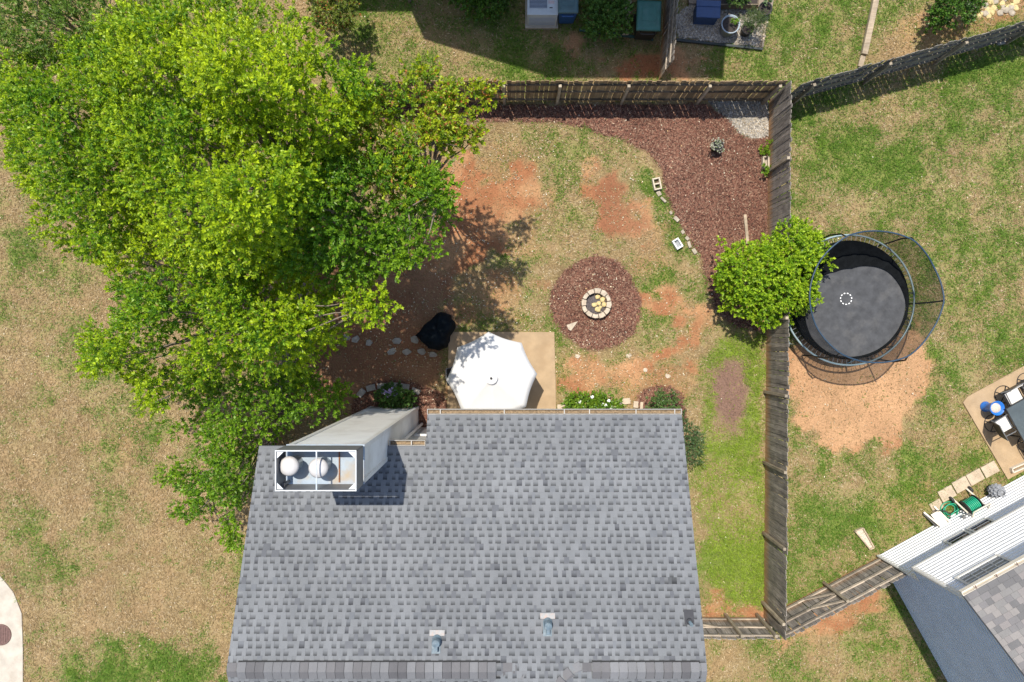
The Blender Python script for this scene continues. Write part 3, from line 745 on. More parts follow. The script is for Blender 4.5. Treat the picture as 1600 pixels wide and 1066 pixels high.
# continuation of the back slope up to the front ridge (triangle)
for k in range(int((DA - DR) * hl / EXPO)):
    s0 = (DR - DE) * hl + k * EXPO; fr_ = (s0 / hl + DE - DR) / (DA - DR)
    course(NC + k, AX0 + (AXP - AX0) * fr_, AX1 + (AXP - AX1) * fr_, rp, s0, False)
ridge_h = rz_(DA) + .0
cg = MB()
Z0 = rz_(DR)
cg.add([(AX0, -DR, Z0 - .004), (AX1, -DR, Z0 - .004), (AXP, -DA, ridge_h - .004), (AXP, -13.5, ridge_h - .004), (AX0 - 2.2, -13.5, Z0 - 1.0), (AX1 + 2.2, -13.5, Z0 - 1.0), (AX0 - 2.2, -DR - 2.0, Z0 - 1.0), (AX1 + 2.2, -DR - 2.0, Z0 - 1.0)],
       [(0, 1, 2), (0, 2, 3, 4, 6), (2, 1, 7, 5, 3)])
cgo = cg.build('cross_gable_roof', M['shingle_o'], house); cgo.color = (0.18, 0.19, 0.20, 1)
# tabs: the 300 largest in the photo become parts, the rest one mesh
def tab_box(t0, t1, s0, s1, f, th=.007):
    lo, hi = .011, .003
    a = [f(t0, s0 - .004, lo + th), f(t1, s0 - .004, lo + th), f(t1, s1, hi + th * .6), f(t0, s1, hi + th * .6)]
    b_ = [f(t0, s0 - .004, -.002), f(t1, s0 - .004, -.002), f(t1, s1, -.002), f(t0, s1, -.002)]
    return a, b_
order = sorted([i for i, q in enumerate(tabs) if q[6]], key=lambda i: -(tabs[i][1] - tabs[i][0]) * (1 + .12 * tabs[i][2]))
sel = set(order[:300])
for i, (t0, t1, s0, s1, colr, f, okp) in enumerate(tabs):
    if i in sel:
        cpt = f((t0 + t1)/2, (s0 + s1)/2 - .002, .0085)
        piece('shingle', pmesh, roof, cpt, (-(roof_ang + .045) * 1.0, 0, 0), (t1 - t0, EXPO + .006, .013), colr)
    else:
        a, b_ = tab_box(t0, t1, s0, s1, f)
        for q in ((a[0], a[3], a[2], a[1]), (a[0], a[1], b_[1], b_[0]), (a[1], a[2], b_[2], b_[1]), (a[3], a[0], b_[0], b_[3])):
            TV.extend(q[::-1]); TC.extend([colr] * 4)
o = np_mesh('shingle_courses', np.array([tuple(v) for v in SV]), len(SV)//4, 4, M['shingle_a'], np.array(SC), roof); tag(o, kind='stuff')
o = np_mesh('shingle_tabs', np.array([tuple(v) for v in TV]), len(TV)//4, 4, M['shingle_a'], np.array(TC), roof); tag(o, kind='stuff')
# ridge vent and caps
def cap_mesh(wid, half, lift):
    b = MB(); th = .012
    vs = []
    for x in (0, wid):
        for (y, off) in ((half, 0), (0, 0), (-half, 0), (half, th), (0, th), (-half, th)):
            vs.append((x, y * 1.0, -abs(y) * SLP + off + (lift + .008 if x == 0 else lift)))
    b.add(vs, [(3, 9, 10, 4), (4, 10, 11, 5), (0, 1, 7, 6), (1, 2, 8, 7), (0, 3, 4, 1), (1, 4, 5, 2), (6, 7, 10, 9), (7, 8, 11, 10), (0, 6, 9, 3), (2, 5, 11, 8)])
    return b.mesh('ridge_cap', M['shingle_o'])
cmesh = cap_mesh(.205, .185, .045)
capc = [(.155,.150,.152), (.185,.183,.186), (.125,.121,.124), (.20,.199,.203), (.145,.140,.142), (.17,.169,.173)]
zr = rz_(DR)
for (x0, x1) in ((-6.15, -0.26), (1.80, 4.22)):
    x = x0
    while x < x1 - .1:
        piece('ridge_cap', cmesh, roof, (x, -DR, zr), (0, 0, 0), (min(.19, x1 - x) / .205, 1, 1), rr.choice(capc)); x += .2
    fb = MB()
    for sgn in (1, -1):
        fb.obox(((x0 + x1)/2, -DR + sgn * .18, zr - .18 * SLP + .018), ((x1 - x0)/2, 0, 0), (0, .02, -.02 * SLP * sgn), (0, 0, .018))
    fb.build('ridge_vent', M['filter'], roof)
flat = cap_mesh(.205, .16, .012)
for (x, rzv, dx, dy, dz) in ((-6.38, 0, 0, 0, 0), (-0.2, 0, 0, 0, .0), (.02, -.35, 0, -.03, .0), (.2, -.72, 0, -.14, .05), (.36, -.9, 0, -.30, .12), (4.24, 0, 0, 0, 0)):
    piece('ridge_cap', flat, roof, (x, -DR + dy, zr + dz), (0, 0, rzv), (.62 if x > 4 else 1, 1, 1), rr.choice(capc))
for (x, rzv, dy, dz) in ((1.58, 0, 0, 0), (1.38, .4, -.04, .0), (1.2, .75, -.17, .06), (1.06, .92, -.33, .13)):
    piece('ridge_cap', flat, roof, (x, -DR + dy, zr + dz), (0, 0, rzv), (1, 1, 1), rr.choice(capc))
# gutters
def gutter(x0, x1, D, z, hang):
    g_ = MB(); y0 = -D + .012; y1 = y0 + .125
    g_.box(((x0 + x1)/2, (y0 + y1)/2, z - .135), (x1 - x0, .125, .012))
    g_.box(((x0 + x1)/2, y1, z - .075), (x1 - x0, .009, .13)); g_.box(((x0 + x1)/2, y0, z - .085), (x1 - x0, .010, .11))
    g_.box((x0 - .005, (y0 + y1)/2, z - .078), (.012, .14, .115)); g_.box((x1 + .005, (y0 + y1)/2, z - .078), (.012, .14, .115))
    go = g_.build('gutter', M['gutter_metal'], house)
    MB().box(((x0 + x1)/2, (y0 + y1)/2, z - .115), (x1 - x0 - .02, .100, .02)).build('debris', M['gutter_debris'], go)
    for hx in hang: MB().box((hx, (y0 + y1)/2, z - .022), (.022, .122, .012)).build('hanger', M['gutter_metal'], go)
gutter(XJ, XR, DE, ZE, (-1.85, -0.2, 1.35, 2.0, 3.2, 4.2))
gutter(-3.10, XJ - .03, DJ, rz_(DJ), (-2.55,))
# roof vents
def pipe_vent(px, py, z, elbow):
    b0 = P(px, py, z)
    s = (-b0.y - DE) * hl
    fl = MB(); c_ = rp(b0.x, s - .10, .028); ux = Vector((1, 0, 0)); us = Vector((0, -1/hl, SLP/hl)); un = Vector((0, ny, nz))
    fl.obox(c_, ux * .17, us * .075, un * .004)
    v = fl.build('vent', M['vent_pale'], roof)
    return b0
def vent_a(px, py, z):
    D = (py - 533) * (H - z) / F; x = (px - 800) * (H - z) / F; zz_ = rz_(D)
    ux = Vector((1, 0, 0)); us = Vector((0, -1/hl, SLP/hl)); un = Vector((0, ny, nz)); s = (D - DE) * hl
    b = MB()
    b.obox(rp(x, s - .13, .024), ux * .17, us * .06, un * .003)
    b.build('vent_flashing', M['vent_pale'], roof)
    b = MB(); b.obox(rp(x - .01, s + .14, .022), ux * .10, us * .16, un * .003)
    b.lathe([(.105, -.03), (.105, .02), (.085, .06), (.07, .10), (.065, .20)], (x, -D, zz_), 16)
    b.lathe([(.095, .14), (.10, .20), (.085, .26), (0, .275)], (x, -D, zz_), 16)
    b.box((x + .0, -D - .10, zz_ + .22), (.075, .15, .06)); b.box((x + .0, -D - .16, zz_ + .16), (.08, .07, .16))
    b.build('vent_pipe', M['vent'], roof, smooth=False, bevel=.008)
vent_a(855, 966, 7.1); vent_a(684, 994, 7.3)
D_ = (962 - 533) * (H - 7.15) / F; xb_ = (1074 - 800) * (H - 7.15) / F; s_ = (D_ - DE) * hl
b = MB(); ux = Vector((1, 0, 0)); us = Vector((0, -1/hl, SLP/hl)); un = Vector((0, ny, nz))
b.obox(rp(xb_, s_ - .02, .025), ux * .11, us * .16, un * .004); b.lathe([(.075, 0), (.07, .05), (.045, .08)], (xb_, -D_ - .06, rz_(D_ + .06)), 14)
b.build('vent_boot', M['vent_dark'], roof)
MB().lathe([(.036, 0), (.036, .26), (.026, .26), (.026, .1), (0, .1)], (xb_, -D_ - .06, rz_(D_)), 12).build('vent_pipe', M['vent'], roof, True)

# chimney chase with open shroud and two capped flues
CX0, CX1, CY0, CY1, CZ, CT = -4.755, -3.13, -3.01, -2.20, 8.55, 9.28
ch = MB(); ch.box(((CX0 + CX1)/2, (CY0 + CY1)/2, CZ/2), (CX1 - CX0 - .04, CY1 - CY0 - .04, CZ))
chim = ch.build('chimney', M['chimney_panel'], house)
for k in range(5):      # panel battens
    x = CX0 + (CX1 - CX0) * (k + .5) / 5
for (x, y) in ((CX0, CY0), (CX1, CY0), (CX0, CY1), (CX1, CY1)):
    MB().box((x - math.copysign(.045, x - (CX0+CX1)/2), y - math.copysign(.045, y - (CY0+CY1)/2), CZ/2 - .01), (.10, .10, CZ - .04)).build('corner_board', M['white_metal'], chim)
for z in ():
    MB().box(((CX0 + CX1)/2, (CY0 + CY1)/2, z), (CX1 - CX0 - .028, CY1 - CY0 - .028, .012)).build('panel_joint', M['chimney_panel'], chim)
MB().box(((CX0 + CX1)/2, (CY0 + CY1)/2, CZ + .01), (CX1 - CX0 + .03, CY1 - CY0 + .03, .03)).build('chimney_pan', M['pan'], chim)
sh = MB(); cxm, cym = (CX0 + CX1)/2, (CY0 + CY1)/2; zb, zt_ = CZ + .13, CT
for sy in (CY0, CY1): sh.box((cxm, sy, (zb + zt_)/2), (CX1 - CX0 - .002, .02, zt_ - zb))
for sx in (CX0, CX1): sh.box((sx, cym, (zb + zt_)/2), (.02, CY1 - CY0 - .024, zt_ - zb))
for sx in (CX0 + .045, CX1 - .045):
    for sy in (CY0 + .045, CY1 - .045): sh.box((sx, sy, CZ + .2), (.06, .06, .38))
shroud = sh.build('shroud', M['shroud'], chim)
rim = MB()
for sy in (CY0, CY1): rim.box((cxm, sy - math.copysign(.006, sy - cym), zt_ + .008), (CX1 - CX0 + .01, .022, .016))
for sx in (CX0, CX1): rim.box((sx - math.copysign(.006, sx - cxm), cym, zt_ + .0065), (.022, CY1 - CY0 - .02, .015))
for sx in (-1, 1):
    for sy in (-1, 1):
        x = cxm + sx * (CX1 - CX0)/2; y = cym + sy * (CY1 - CY0)/2
        rim.prism([(x - sx*.03, y - sy*.03), (x - sx * .16, y - sy*.03), (x - sx*.03, y - sy * .16)], zt_ - .012, zt_ - .004)
rim.build('shroud_rim', M['hvac'], chim)
MB().bar((cxm + .02, CY0 + .01, zt_ + .024), (cxm + .02, CY1 - .01, zt_ + .024), .028, .014).build('cross_bar', M['galv'], chim)
MB().bar((cxm + .30, CY0 + .03, CZ + .05), (cxm + .30, CY1 - .03, CZ + .05), .025, .02).build('rusty_bar', M['rust'], chim)
for (px, py) in ((451, 729), (497, 732)):
    c_ = P(px, py, 9.08)
    fl = MB().lathe([(.15, CZ), (.15, 8.98), (.19, 8.98), (.19, 9.0)], (c_.x, c_.y, 0), 24).build('flue', M['galv'], chim, True)
    MB().lathe([(.20, 9.02), (.205, 9.05), (.17, 9.10), (.10, 9.135), (0, 9.15)], (c_.x, c_.y, 0), 28).build('flue_cap', M['cap_white'], chim, True)
# ------------------------------------------------------------------ neighbouring houses
UX = Vector((.875, .484, 0)); VX = Vector((-.484, .875, 0))
nh = thing('house', (14, -8, 0), 'white sided house with overhanging upper storey and shaded grey gable wall at lower right', 'house')
A0 = Vector((12.34, -7.23, 0)); B0 = A0 + VX * .40
def sided(name, a, b, z0, z1, out, mat, parent, lap=.15):
    """clapboard wall from a to b: one saw-tooth sheet with real laps"""
    m = MB(); a = Vector(a); b = Vector(b); o = Vector(out); z = z0; k = 0; t = .026
    while z < z1 - .01:
        zt = min(z + lap, z1)
        zl = min(z + .035, zt)
        q = [a + o * t + Vector((0, 0, z)), b + o * t + Vector((0, 0, z)), b + o * t + Vector((0, 0, zl)), a + o * t + Vector((0, 0, zl)), b + Vector((0, 0, zl + .004)), a + Vector((0, 0, zl + .004)), b + Vector((0, 0, zt)), a + Vector((0, 0, zt))]
        m.add(q, [(0, 1, 2, 3), (3, 2, 4, 5), (5, 4, 6, 7)]); m.add([a + Vector((0, 0, z)), b + Vector((0, 0, z)), b + o * t + Vector((0, 0, z)), a + o * t + Vector((0, 0, z))], [(0, 1, 2, 3)])
        z = zt
    return m.build(name, mat, parent)
LW = 12.0; ZF = 2.30; Z2 = 5.0; DP = 9.0
sided('lower_wall', A0, A0 + UX * LW, 0.05, ZF, VX, M['siding_white'], nh)
sided('upper_wall', B0, B0 + UX * LW, ZF, Z2, VX, M['siding_white'], nh)
# gable end, built as stepped laps up to the rake
GN = -UX; ga = A0 + UX * 0.0; mid = DP / 2
def gwall(name, a, length, z0, ztop, mat):
    m = MB(); z = z0; lap = .15; t = .026
    while z < ztop + 2.4:
        zt = z + lap
        def span(zz__):
            if zz__ <= ztop: return 0.0, length
            f_ = (zz__ - ztop) / .5
            return f_, length - f_
        s0, s1 = span(zt)
        if s1 - s0 < .2: break
        p0 = a - VX * s0; p1 = a - VX * s1
        zl = z + .035
        m.add([p0 + GN * t + Vector((0, 0, z)), p1 + GN * t + Vector((0, 0, z)), p1 + GN * t + Vector((0, 0, zl)), p0 + GN * t + Vector((0, 0, zl)), p1 + Vector((0, 0, zl + .004)), p0 + Vector((0, 0, zl + .004)), p1 + Vector((0, 0, zt)), p0 + Vector((0, 0, zt))], [(0, 1, 2, 3), (3, 2, 4, 5), (5, 4, 6, 7)])
        m.add([p0 + Vector((0, 0, z)), p1 + Vector((0, 0, z)), p1 + GN * t + Vector((0, 0, z)), p0 + GN * t + Vector((0, 0, z))], [(0, 1, 2, 3)])
        z = zt
    return m.build(name, mat, nh)
gwall('gable_wall', A0, DP, 0.05, 2.60, M['siding_grey']) if False else None
m = MB()
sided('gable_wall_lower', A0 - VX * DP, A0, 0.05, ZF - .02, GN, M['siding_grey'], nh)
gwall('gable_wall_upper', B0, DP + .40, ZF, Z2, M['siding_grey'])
c_ = A0 + UX * LW / 2 - VX * DP / 2
MB().obox(c_ + Vector((0, 0, 1.3)), UX * (LW/2 - .02), VX * (DP/2 - .02), (0, 0, 1.3)).build('core', M['siding_grey'], nh)
c2 = B0 + UX * LW / 2 - VX * (DP + .40) / 2
MB().obox(c2 + Vector((0, 0, (ZF + Z2)/2)), UX * (LW/2 - .02), VX * ((DP + .40)/2 - .02), (0, 0, (Z2 - ZF)/2 - .01)).build('overhang', M['siding_white'], nh)
for (p, z0, z1, w) in ((A0, 0, ZF, .09), (B0, ZF - .02, Z2, .10)):
    MB().obox(p + UX * .03 + VX * -.03 + Vector((0, 0, (z0 + z1)/2)), UX * w/2 * 1.1, VX * w/2 * 1.1, (0, 0, (z1 - z0)/2)).build('corner_board', M['white_metal'], nh)
MB().obox(B0 + UX * LW/2 + VX * .02 + Vector((0, 0, ZF + .03)), UX * LW/2, VX * .012, (0, 0, .035)).build('trim', M['white_metal'], nh)
def nwin(base, u0, u1, z0, z1, pane, bars=0):
    c = base + UX * (u0 + u1)/2 + VX * .03 + Vector((0, 0, (z0 + z1)/2)); w = (u1 - u0)/2; h_ = (z1 - z0)/2
    f_ = MB()
    for s in (-1, 1):
        f_.obox(c + UX * s * (w + .03), UX * .035, VX * .035, (0, 0, h_ + .065)); f_.obox(c + Vector((0, 0, s * (h_ + .03))), UX * (w - .006), VX * .033, (0, 0, .035))
    fo = f_.build('window', M['white_metal'], nh)
    MB().obox(c - VX * .012, UX * w, VX * .006, (0, 0, h_)).build('pane', pane, fo)
    for k in range(bars):
        x = -w + 2 * w * (k + 1)/(bars + 1)
        MB().obox(c + UX * x, UX * .012, VX * .012, (0, 0, h_)).build('muntin', M['white_metal'], fo)
    if bars: MB().obox(c, UX * w, VX * .010, (0, 0, .014)).build('muntin', M['white_metal'], fo)
    else: MB().obox(c, UX * w, VX * .010, (0, 0, .014)).build('muntin', M['black'], fo)
nwin(A0, 1.70, 2.34, 1.30, 1.95, M['glass_dark']); nwin(A0, 2.52, 3.16, 1.30, 1.95, M['glass_dark'])
nwin(B0, .42, 1.68, 3.86, 4.68, M['glass_grey'], 3); nwin(B0, 4.2, 5.4, 3.8, 4.68, M['glass_grey'], 3)
# roof of that house with square shingle tabs
nr = MB(); e0 = B0 + VX * .32 - UX * .18 + Vector((0, 0, Z2 + .12)); NL = LW + .5; RS = .5
mid_d = (DP + .40)/2 + .32
r0 = e0 - VX * mid_d + Vector((0, 0, RS * mid_d)); e1 = e0 - VX * 2 * mid_d
top = [e0, e0 + UX * NL, r0 + UX * NL, r0]; tp2 = [r0, r0 + UX * NL, e1 + UX * NL, e1]
for q in (top, tp2): nr.add(q + [p - Vector((0, 0, .1)) for p in q], [(0, 1, 2, 3), (7, 6, 5, 4), (0, 4, 5, 1), (1, 5, 6, 2), (2, 6, 7, 3), (3, 7, 4, 0)])
nroof = nr.build('roof', M['shingle_o'], nh); nroof.color = (.22, .21, .21, 1)
sl_ = (-VX + Vector((0, 0, RS))).normalized(); nrmv = UX.cross(sl_).normalized()
if nrmv.z < 0: nrmv = -nrmv
ang_m = Matrix((-UX, sl_, nrmv)).transposed().to_euler()
ng = [(.23, .21, .20), (.18, .17, .168), (.145, .14, .138), (.205, .195, .186), (.25, .23, .215)]
nshm = MB().obox((0, 0, 0), (.5, 0, 0), (0, .5, 0), (0, 0, .5)).mesh('shingle', M['shingle_o'])
for k in range(14):
    x = -rr.uniform(0, .2)
    while x < 2.6:
        w = rr.choice((.16, .2, .26, .3))
        x0, x1 = max(x, 0), x + w
        if x1 - x0 > .03: piece('shingle', nshm, nroof, e0 + UX * ((x0 + x1)/2) + sl_ * (.15 * k + .075) + nrmv * (.006 + .004 * (k % 2)), ang_m, (x1 - x0 - .004, .148, .014), rr.choice(ng))
        x += w
gb = MB(); ge = e0 + VX * .06 - Vector((0, 0, .06))
gb.obox(ge + UX * NL/2 - Vector((0, 0, .06)), UX * NL/2, VX * .06, (0, 0, .006)); gb.obox(ge + UX * NL/2 + VX * .06, UX * NL/2, VX * .008, (0, 0, .062)); gb.obox(ge + UX * NL/2 - VX * .05, UX * NL/2, VX * .006, (0, 0, .055))
gb.obox(ge + UX * .003, UX * .008, VX * .05, (0, 0, .056))
go = gb.build('gutter', M['cream_plastic'], nh)
for k in range(6): MB().obox(ge + UX * (.4 + .62 * k) + Vector((0, 0, .05)), UX * .012, VX * .052, (0, 0, .006)).build('hanger', M['iron'], go)
ds = B0 + UX * .02 + VX * .06
MB().tube([e0 + VX * .03 + UX * .1 - Vector((0, 0, .15)), ds + GN * .07 + Vector((0, 0, Z2 - .35)), ds + GN * .07 + Vector((0, 0, ZF + .2)), A0 + GN * .05 + VX * .05 + Vector((0, 0, ZF - .4)), A0 + GN * .05 + VX * .05 + Vector((0, 0, .1))], .04, 8).build('downspout', M['white_metal'], nh)
MB().obox(A0 + UX * 2.9 + VX * .05 + Vector((0, 0, .55)), UX * .05, VX * .04, (0, 0, .04)).build('hose_tap', M['shroud'], nh)

# terrace house beyond the top edge: only its shadow reaches the picture
th = thing('house', (1, 15, 0), 'terrace house beyond the top edge whose shadow falls across the lawn', 'house')
MB().box((2.7, 16.0, 4.6), (5.9, 7.8, 9.2)).build('wall', M['siding_beige'], th)
rfm = MB(); rfm.add([(-.35, 11.95, 9.25), (5.68, 11.95, 9.25), (5.68, 16, 11.2), (-.35, 16, 11.2), (-.35, 20.1, 9.25), (5.68, 20.1, 9.25)], [(0, 1, 2, 3), (3, 2, 5, 4), (1, 0, 4, 5)])
o_ = rfm.build('roof', M['shingle_o'], th); o_.color = (.2, .2, .21, 1)
MB().add([(-3.8, 12.0, 0), (-.26, 12.0, 0), (-.26, 12.0, 9.2), (-3.8, 12.0, 5.5), (-3.8, 19.9, 0), (-.26, 19.9, 0), (-.26, 19.9, 9.2), (-3.8, 19.9, 5.5)],
         [(0, 1, 2, 3), (5, 4, 7, 6), (4, 0, 3, 7), (3, 2, 6, 7)]).build('side_wing', M['siding_beige'], th)
MB().box((-5.6, 16.2, 2.4), (3.6, 7.0, 4.8)).build('low_wing', M['siding_beige'], th)
for cx in (1.2, 4.0):
    for zc in (1.5, 4.4, 7.2):
        w_ = MB().box((cx, 12.09, zc), (1.2, .08, 1.3)).build('window', M['white_metal'], th); MB().box((cx, 12.07, zc), (1.05, .08, 1.15)).build('pane', M['glass_dark'], w_)

# ------------------------------------------------------------------ trampoline
TC_ = Vector((10.93, 1.33, 0)); TR = 2.11; TZ = .86
tr = thing('trampoline', TC_, 'round black trampoline with blue rimmed safety net beside the fence', 'trampoline')
def circ(c, r, z, n, a0=0): return [(c.x + r * math.cos(a0 + 2*math.pi*k/n), c.y + r * math.sin(a0 + 2*math.pi*k/n), z) for k in range(n)]
MB().tube(circ(TC_, TR, TZ, 64), .032, 8, True).build('frame_ring', M['frame_teal'], tr, True)
mt = MB(); ring = circ(TC_, 1.86, TZ - .01, 64); mt.add(ring + [(TC_.x, TC_.y, TZ - .03)], [(i, (i+1) % 64, 64) for i in range(64)])
mat_ = mt.build('mat', M['mat'], tr, True)
db = MB(); dc = P(1322, 467, TZ)
for k in range(11):
    a0 = 2*math.pi*k/11; a1 = a0 + .30
    q = []
    for (rad, aa) in ((.165, a0), (.20, a0), (.20, a1), (.165, a1)): q.append((dc.x + rad*math.cos(aa), dc.y + rad*math.sin(aa), TZ - .012))
    db.add(q, [(0, 1, 2, 3)])
db.build('centre_mark', M['white_paint'], mat_)
for k in range(84):
    a0 = 2*math.pi*(k + .5)/84; d = Vector((math.cos(a0), math.sin(a0), 0))
    MB().tube([TC_ + d * 1.855 + Vector((0, 0, TZ)), TC_ + d * (TR - .02) + Vector((0, 0, TZ))], .009, 5).build('spring', M['shroud'], tr)
for k in range(4):
    a0 = math.radians(25 + 90 * k); lg = []
    for da, rr_ in ((-.33, 2.1), (-.30, 2.13), (.30, 2.13), (.33, 2.1)):
        d = Vector((math.cos(a0 + da), math.sin(a0 + da), 0)); lg.append(TC_ + d * rr_ + Vector((0, 0, TZ if abs(da) > .31 else .035)))
    MB().tube(lg, .028, 8).build('leg', M['frame_teal'], tr, True)
NZ = 2.55
angs = [math.radians(a) for a in (-3, 57, 117, 177, 237, 297)]
tops = [TC_ + Vector((math.cos(a), math.sin(a), 0)) * 2.02 + Vector((0, 0, NZ)) for a in angs]
toprim = []
NT = 72
def topr(a):
    # six sided rim bowed outwards between poles
    sa = ((a - angs[0]) % (math.pi/3)) - math.pi/6
    return 2.02 * (math.cos(math.pi/6) / math.cos(sa) * .14 + .86)
rimpts = []
for k in range(NT):
    a = 2*math.pi*k/NT; r_ = topr(a); sag = -.10 * (1 - abs((((a - angs[0]) % (math.pi/3)) - math.pi/6) / (math.pi/6))) ** 1
    rimpts.append(TC_ + Vector((math.cos(a) * r_, math.sin(a) * r_, NZ + sag)))
MB().tube(rimpts, .024, 8, True).build('net_rim', M['blue_tube'], tr, True)
for a, tp in zip(angs, tops):
    d = Vector((math.cos(a), math.sin(a), 0)); 
    MB().tube([TC_ + d * 2.16 + Vector((0, 0, .1)), TC_ + d * 2.17 + Vector((0, 0, TZ)), TC_ + d * 2.22 + Vector((0, 0, 1.7)), TC_ + d * 2.14 + Vector((0, 0, 2.35)), tp], .026, 8).build('net_pole', M['black'], tr, True)
hem_px = [(1268,455),(1284,432),(1305,425),(1330,420),(1355,416),(1385,424),(1404,445),(1414,472),(1410,505),(1392,538),(1362,556),(1330,562),(1296,552),(1268,528),(1258,500),(1260,474)]
hem = [P(x, y, TZ) for x, y in hem_px]
hang = sorted([(math.atan2(p.y - TC_.y, p.x - TC_.x) % (2*math.pi), (p.xy - TC_.xy).length) for p in hem])
ha = np.array([h_[0] for h_ in hang]); hr = np.array([h_[1] for h_ in hang])
nb = MB(); sk = MB(); rows = 6; rn = random.Random(4)
def hemr(a): return float(np.interp(a % (2*math.pi), np.concatenate([ha - 2*math.pi, ha, ha + 2*math.pi]), np.concatenate([hr, hr, hr])))
vs = []; ws = []
for k in range(NT):
    a = 2*math.pi*k/NT; d = Vector((math.cos(a), math.sin(a), 0)); hr_ = min(hemr(a), 1.84)
    bot = TC_ + d * 1.93 + Vector((0, 0, TZ + .03)); tp = rimpts[k]
    for j in range(rows + 1):
        f_ = j / rows; sagin = -.10 * math.sin(math.pi * f_)
        p = bot.lerp(tp, f_) + d * sagin + d * rn.uniform(-.015, .015) * math.sin(math.pi * f_); vs.append(p)
    for j in range(4):
        f_ = j / 3; rad = 1.93 + (hr_ - 1.93) * f_
        ws.append(TC_ + d * rad + Vector((0, 0, TZ + .03 + .05 * math.sin(math.pi * f_) * (1 + .8 * math.sin(k * 2.3)) + .006)))
for k in range(NT):
    k2 = (k + 1) % NT
    for j in range(rows): nb.f.append((k*(rows+1)+j, k2*(rows+1)+j, k2*(rows+1)+j+1, k*(rows+1)+j+1))
    for j in range(3): sk.f.append((k*4+j, k*4+j+1, k2*4+j+1, k2*4+j))
nb.v = [tuple(v) for v in vs]; sk.v = [tuple(v) for v in ws]
nb.build('safety_net', M['net'], tr, True); sk.build('net_skirt', M['net_black'], tr, True)

# ------------------------------------------------------------------ umbrella, grill, patio chairs
uc = P(767.5, 591, 2.55); ub = Vector((uc.x, uc.y, .05))
um = thing('patio_umbrella', ub, 'large white octagonal patio umbrella open over the tan patio', 'umbrella')
RU = 1.40; a8 = [math.radians(94 + 45 * k) for k in range(8)]
cv = MB(); K = 6
def canopy_pt(a, f_, c=uc):
    s = ((a - a8[0]) % (math.pi/4)) - math.pi/8
    edge = math.cos(math.pi/8) / math.cos(s); scal = edge * (1 - .035 * math.cos(s * 4) * f_)
    r_ = RU * f_ * scal
    z = 2.52 - .52 * f_ ** 1.05 - (.022 * math.cos(s * 4) * math.sin(math.pi * min(f_, 1)))
    return (c.x + r_ * math.cos(a), c.y + r_ * math.sin(a), z)
NA = 64
vs = [(uc.x, uc.y, 2.54)]
for i in range(1, 9):
    for k in range(NA): vs.append(canopy_pt(a8[0] + 2*math.pi*k/NA, i/8))
cv.v = vs
for k in range(NA): cv.f.append((0, 1 + k, 1 + (k+1) % NA))
for i in range(7):
    for k in range(NA): cv.f.append((1 + i*NA + k, 1 + (i+1)*NA + k, 1 + (i+1)*NA + (k+1) % NA, 1 + i*NA + (k+1) % NA))
cn = cv.build('canopy', M['canvas'], um, True)
sol = cn.modifiers.new('solid', 'SOLIDIFY'); sol.thickness = .004
vt = MB(); n0 = 32
vt.add([(uc.x, uc.y, 2.60)] + [(uc.x + .19*math.cos(2*math.pi*k/n0), uc.y + .19*math.sin(2*math.pi*k/n0), 2.535 + .008 * math.cos(8*math.pi*k/n0 * 2)) for k in range(n0)], [(0, 1 + k, 1 + (k+1) % n0) for k in range(n0)])
vt.build('vent_flap', M['canvas'], cn, True)
for a in a8:
    MB().bar((uc.x, uc.y, 2.44), (uc.x + RU*.975*math.cos(a), uc.y + RU*.975*math.sin(a), 1.955), .018, .014).build('rib', M['black'], um)
MB().tube([(uc.x, uc.y, .1), (uc.x, uc.y, 2.55)], .02, 10).build('pole', M['black'], um, True)
MB().lathe([(.036, 2.60), (.036, 2.63), (.012, 2.65), (0, 2.65)], (uc.x, uc.y, 0), 14).build('finial', M['black'], um, True)
MB().lathe([(.26, 0), (.26, .05), (.1, .08), (.04, .1), (.03, .3)], (uc.x, uc.y, .05), 20).build('base', M['black'], um, True)

gp = [(290,45),(365,65),(377,110),(412,140),(408,200),(365,265),(357,320),(330,370),(260,400),(180,385),(120,330),(55,262),(105,215),(130,170),(205,110),(260,55)]
gp = [P(640 + x/5.92, 480 + y/5.92, .55) for x, y in gp]; gc = sum((p.xy for p in gp), Vector((0, 0))) / len(gp)
gb = MB(); n0 = len(gp); levels = [(0.02, 1.02), (.35, 1.0), (.7, .97), (.92, .90), (1.04, .74), (1.10, .5), (1.08, .22)]
sub = 3; N0 = n0 * sub
for li, (z, s) in enumerate(levels):
    for i in range(N0):
        f_ = (i % sub)/sub; p = gp[i//sub].xy.lerp(gp[(i//sub + 1) % n0].xy, f_)
        wig = 1 + .018 * math.sin(i * 1.9 + li * .4) * (1 if li < 4 else .3)
        q = gc + (p - gc) * s * wig
        gb.v.append((q.x, q.y, z + .03 * math.sin(i * .5 + 1) * (li > 2)))
for li in range(len(levels) - 1):
    for i in range(N0): gb.f.append((li*N0 + i, li*N0 + (i+1) % N0, (li+1)*N0 + (i+1) % N0, (li+1)*N0 + i))
gb.v.append((gc.x, gc.y, 1.07)); e_ = len(gb.v) - 1; lb = (len(levels)-1)*N0
for i in range(N0): gb.f.append((lb + i, lb + (i+1) % N0, e_))
g_ = gb.build('covered_grill', M['black_cover'], None, True)
tag(g_, 'barbecue grill under a draped black cover beside the umbrella', 'grill')

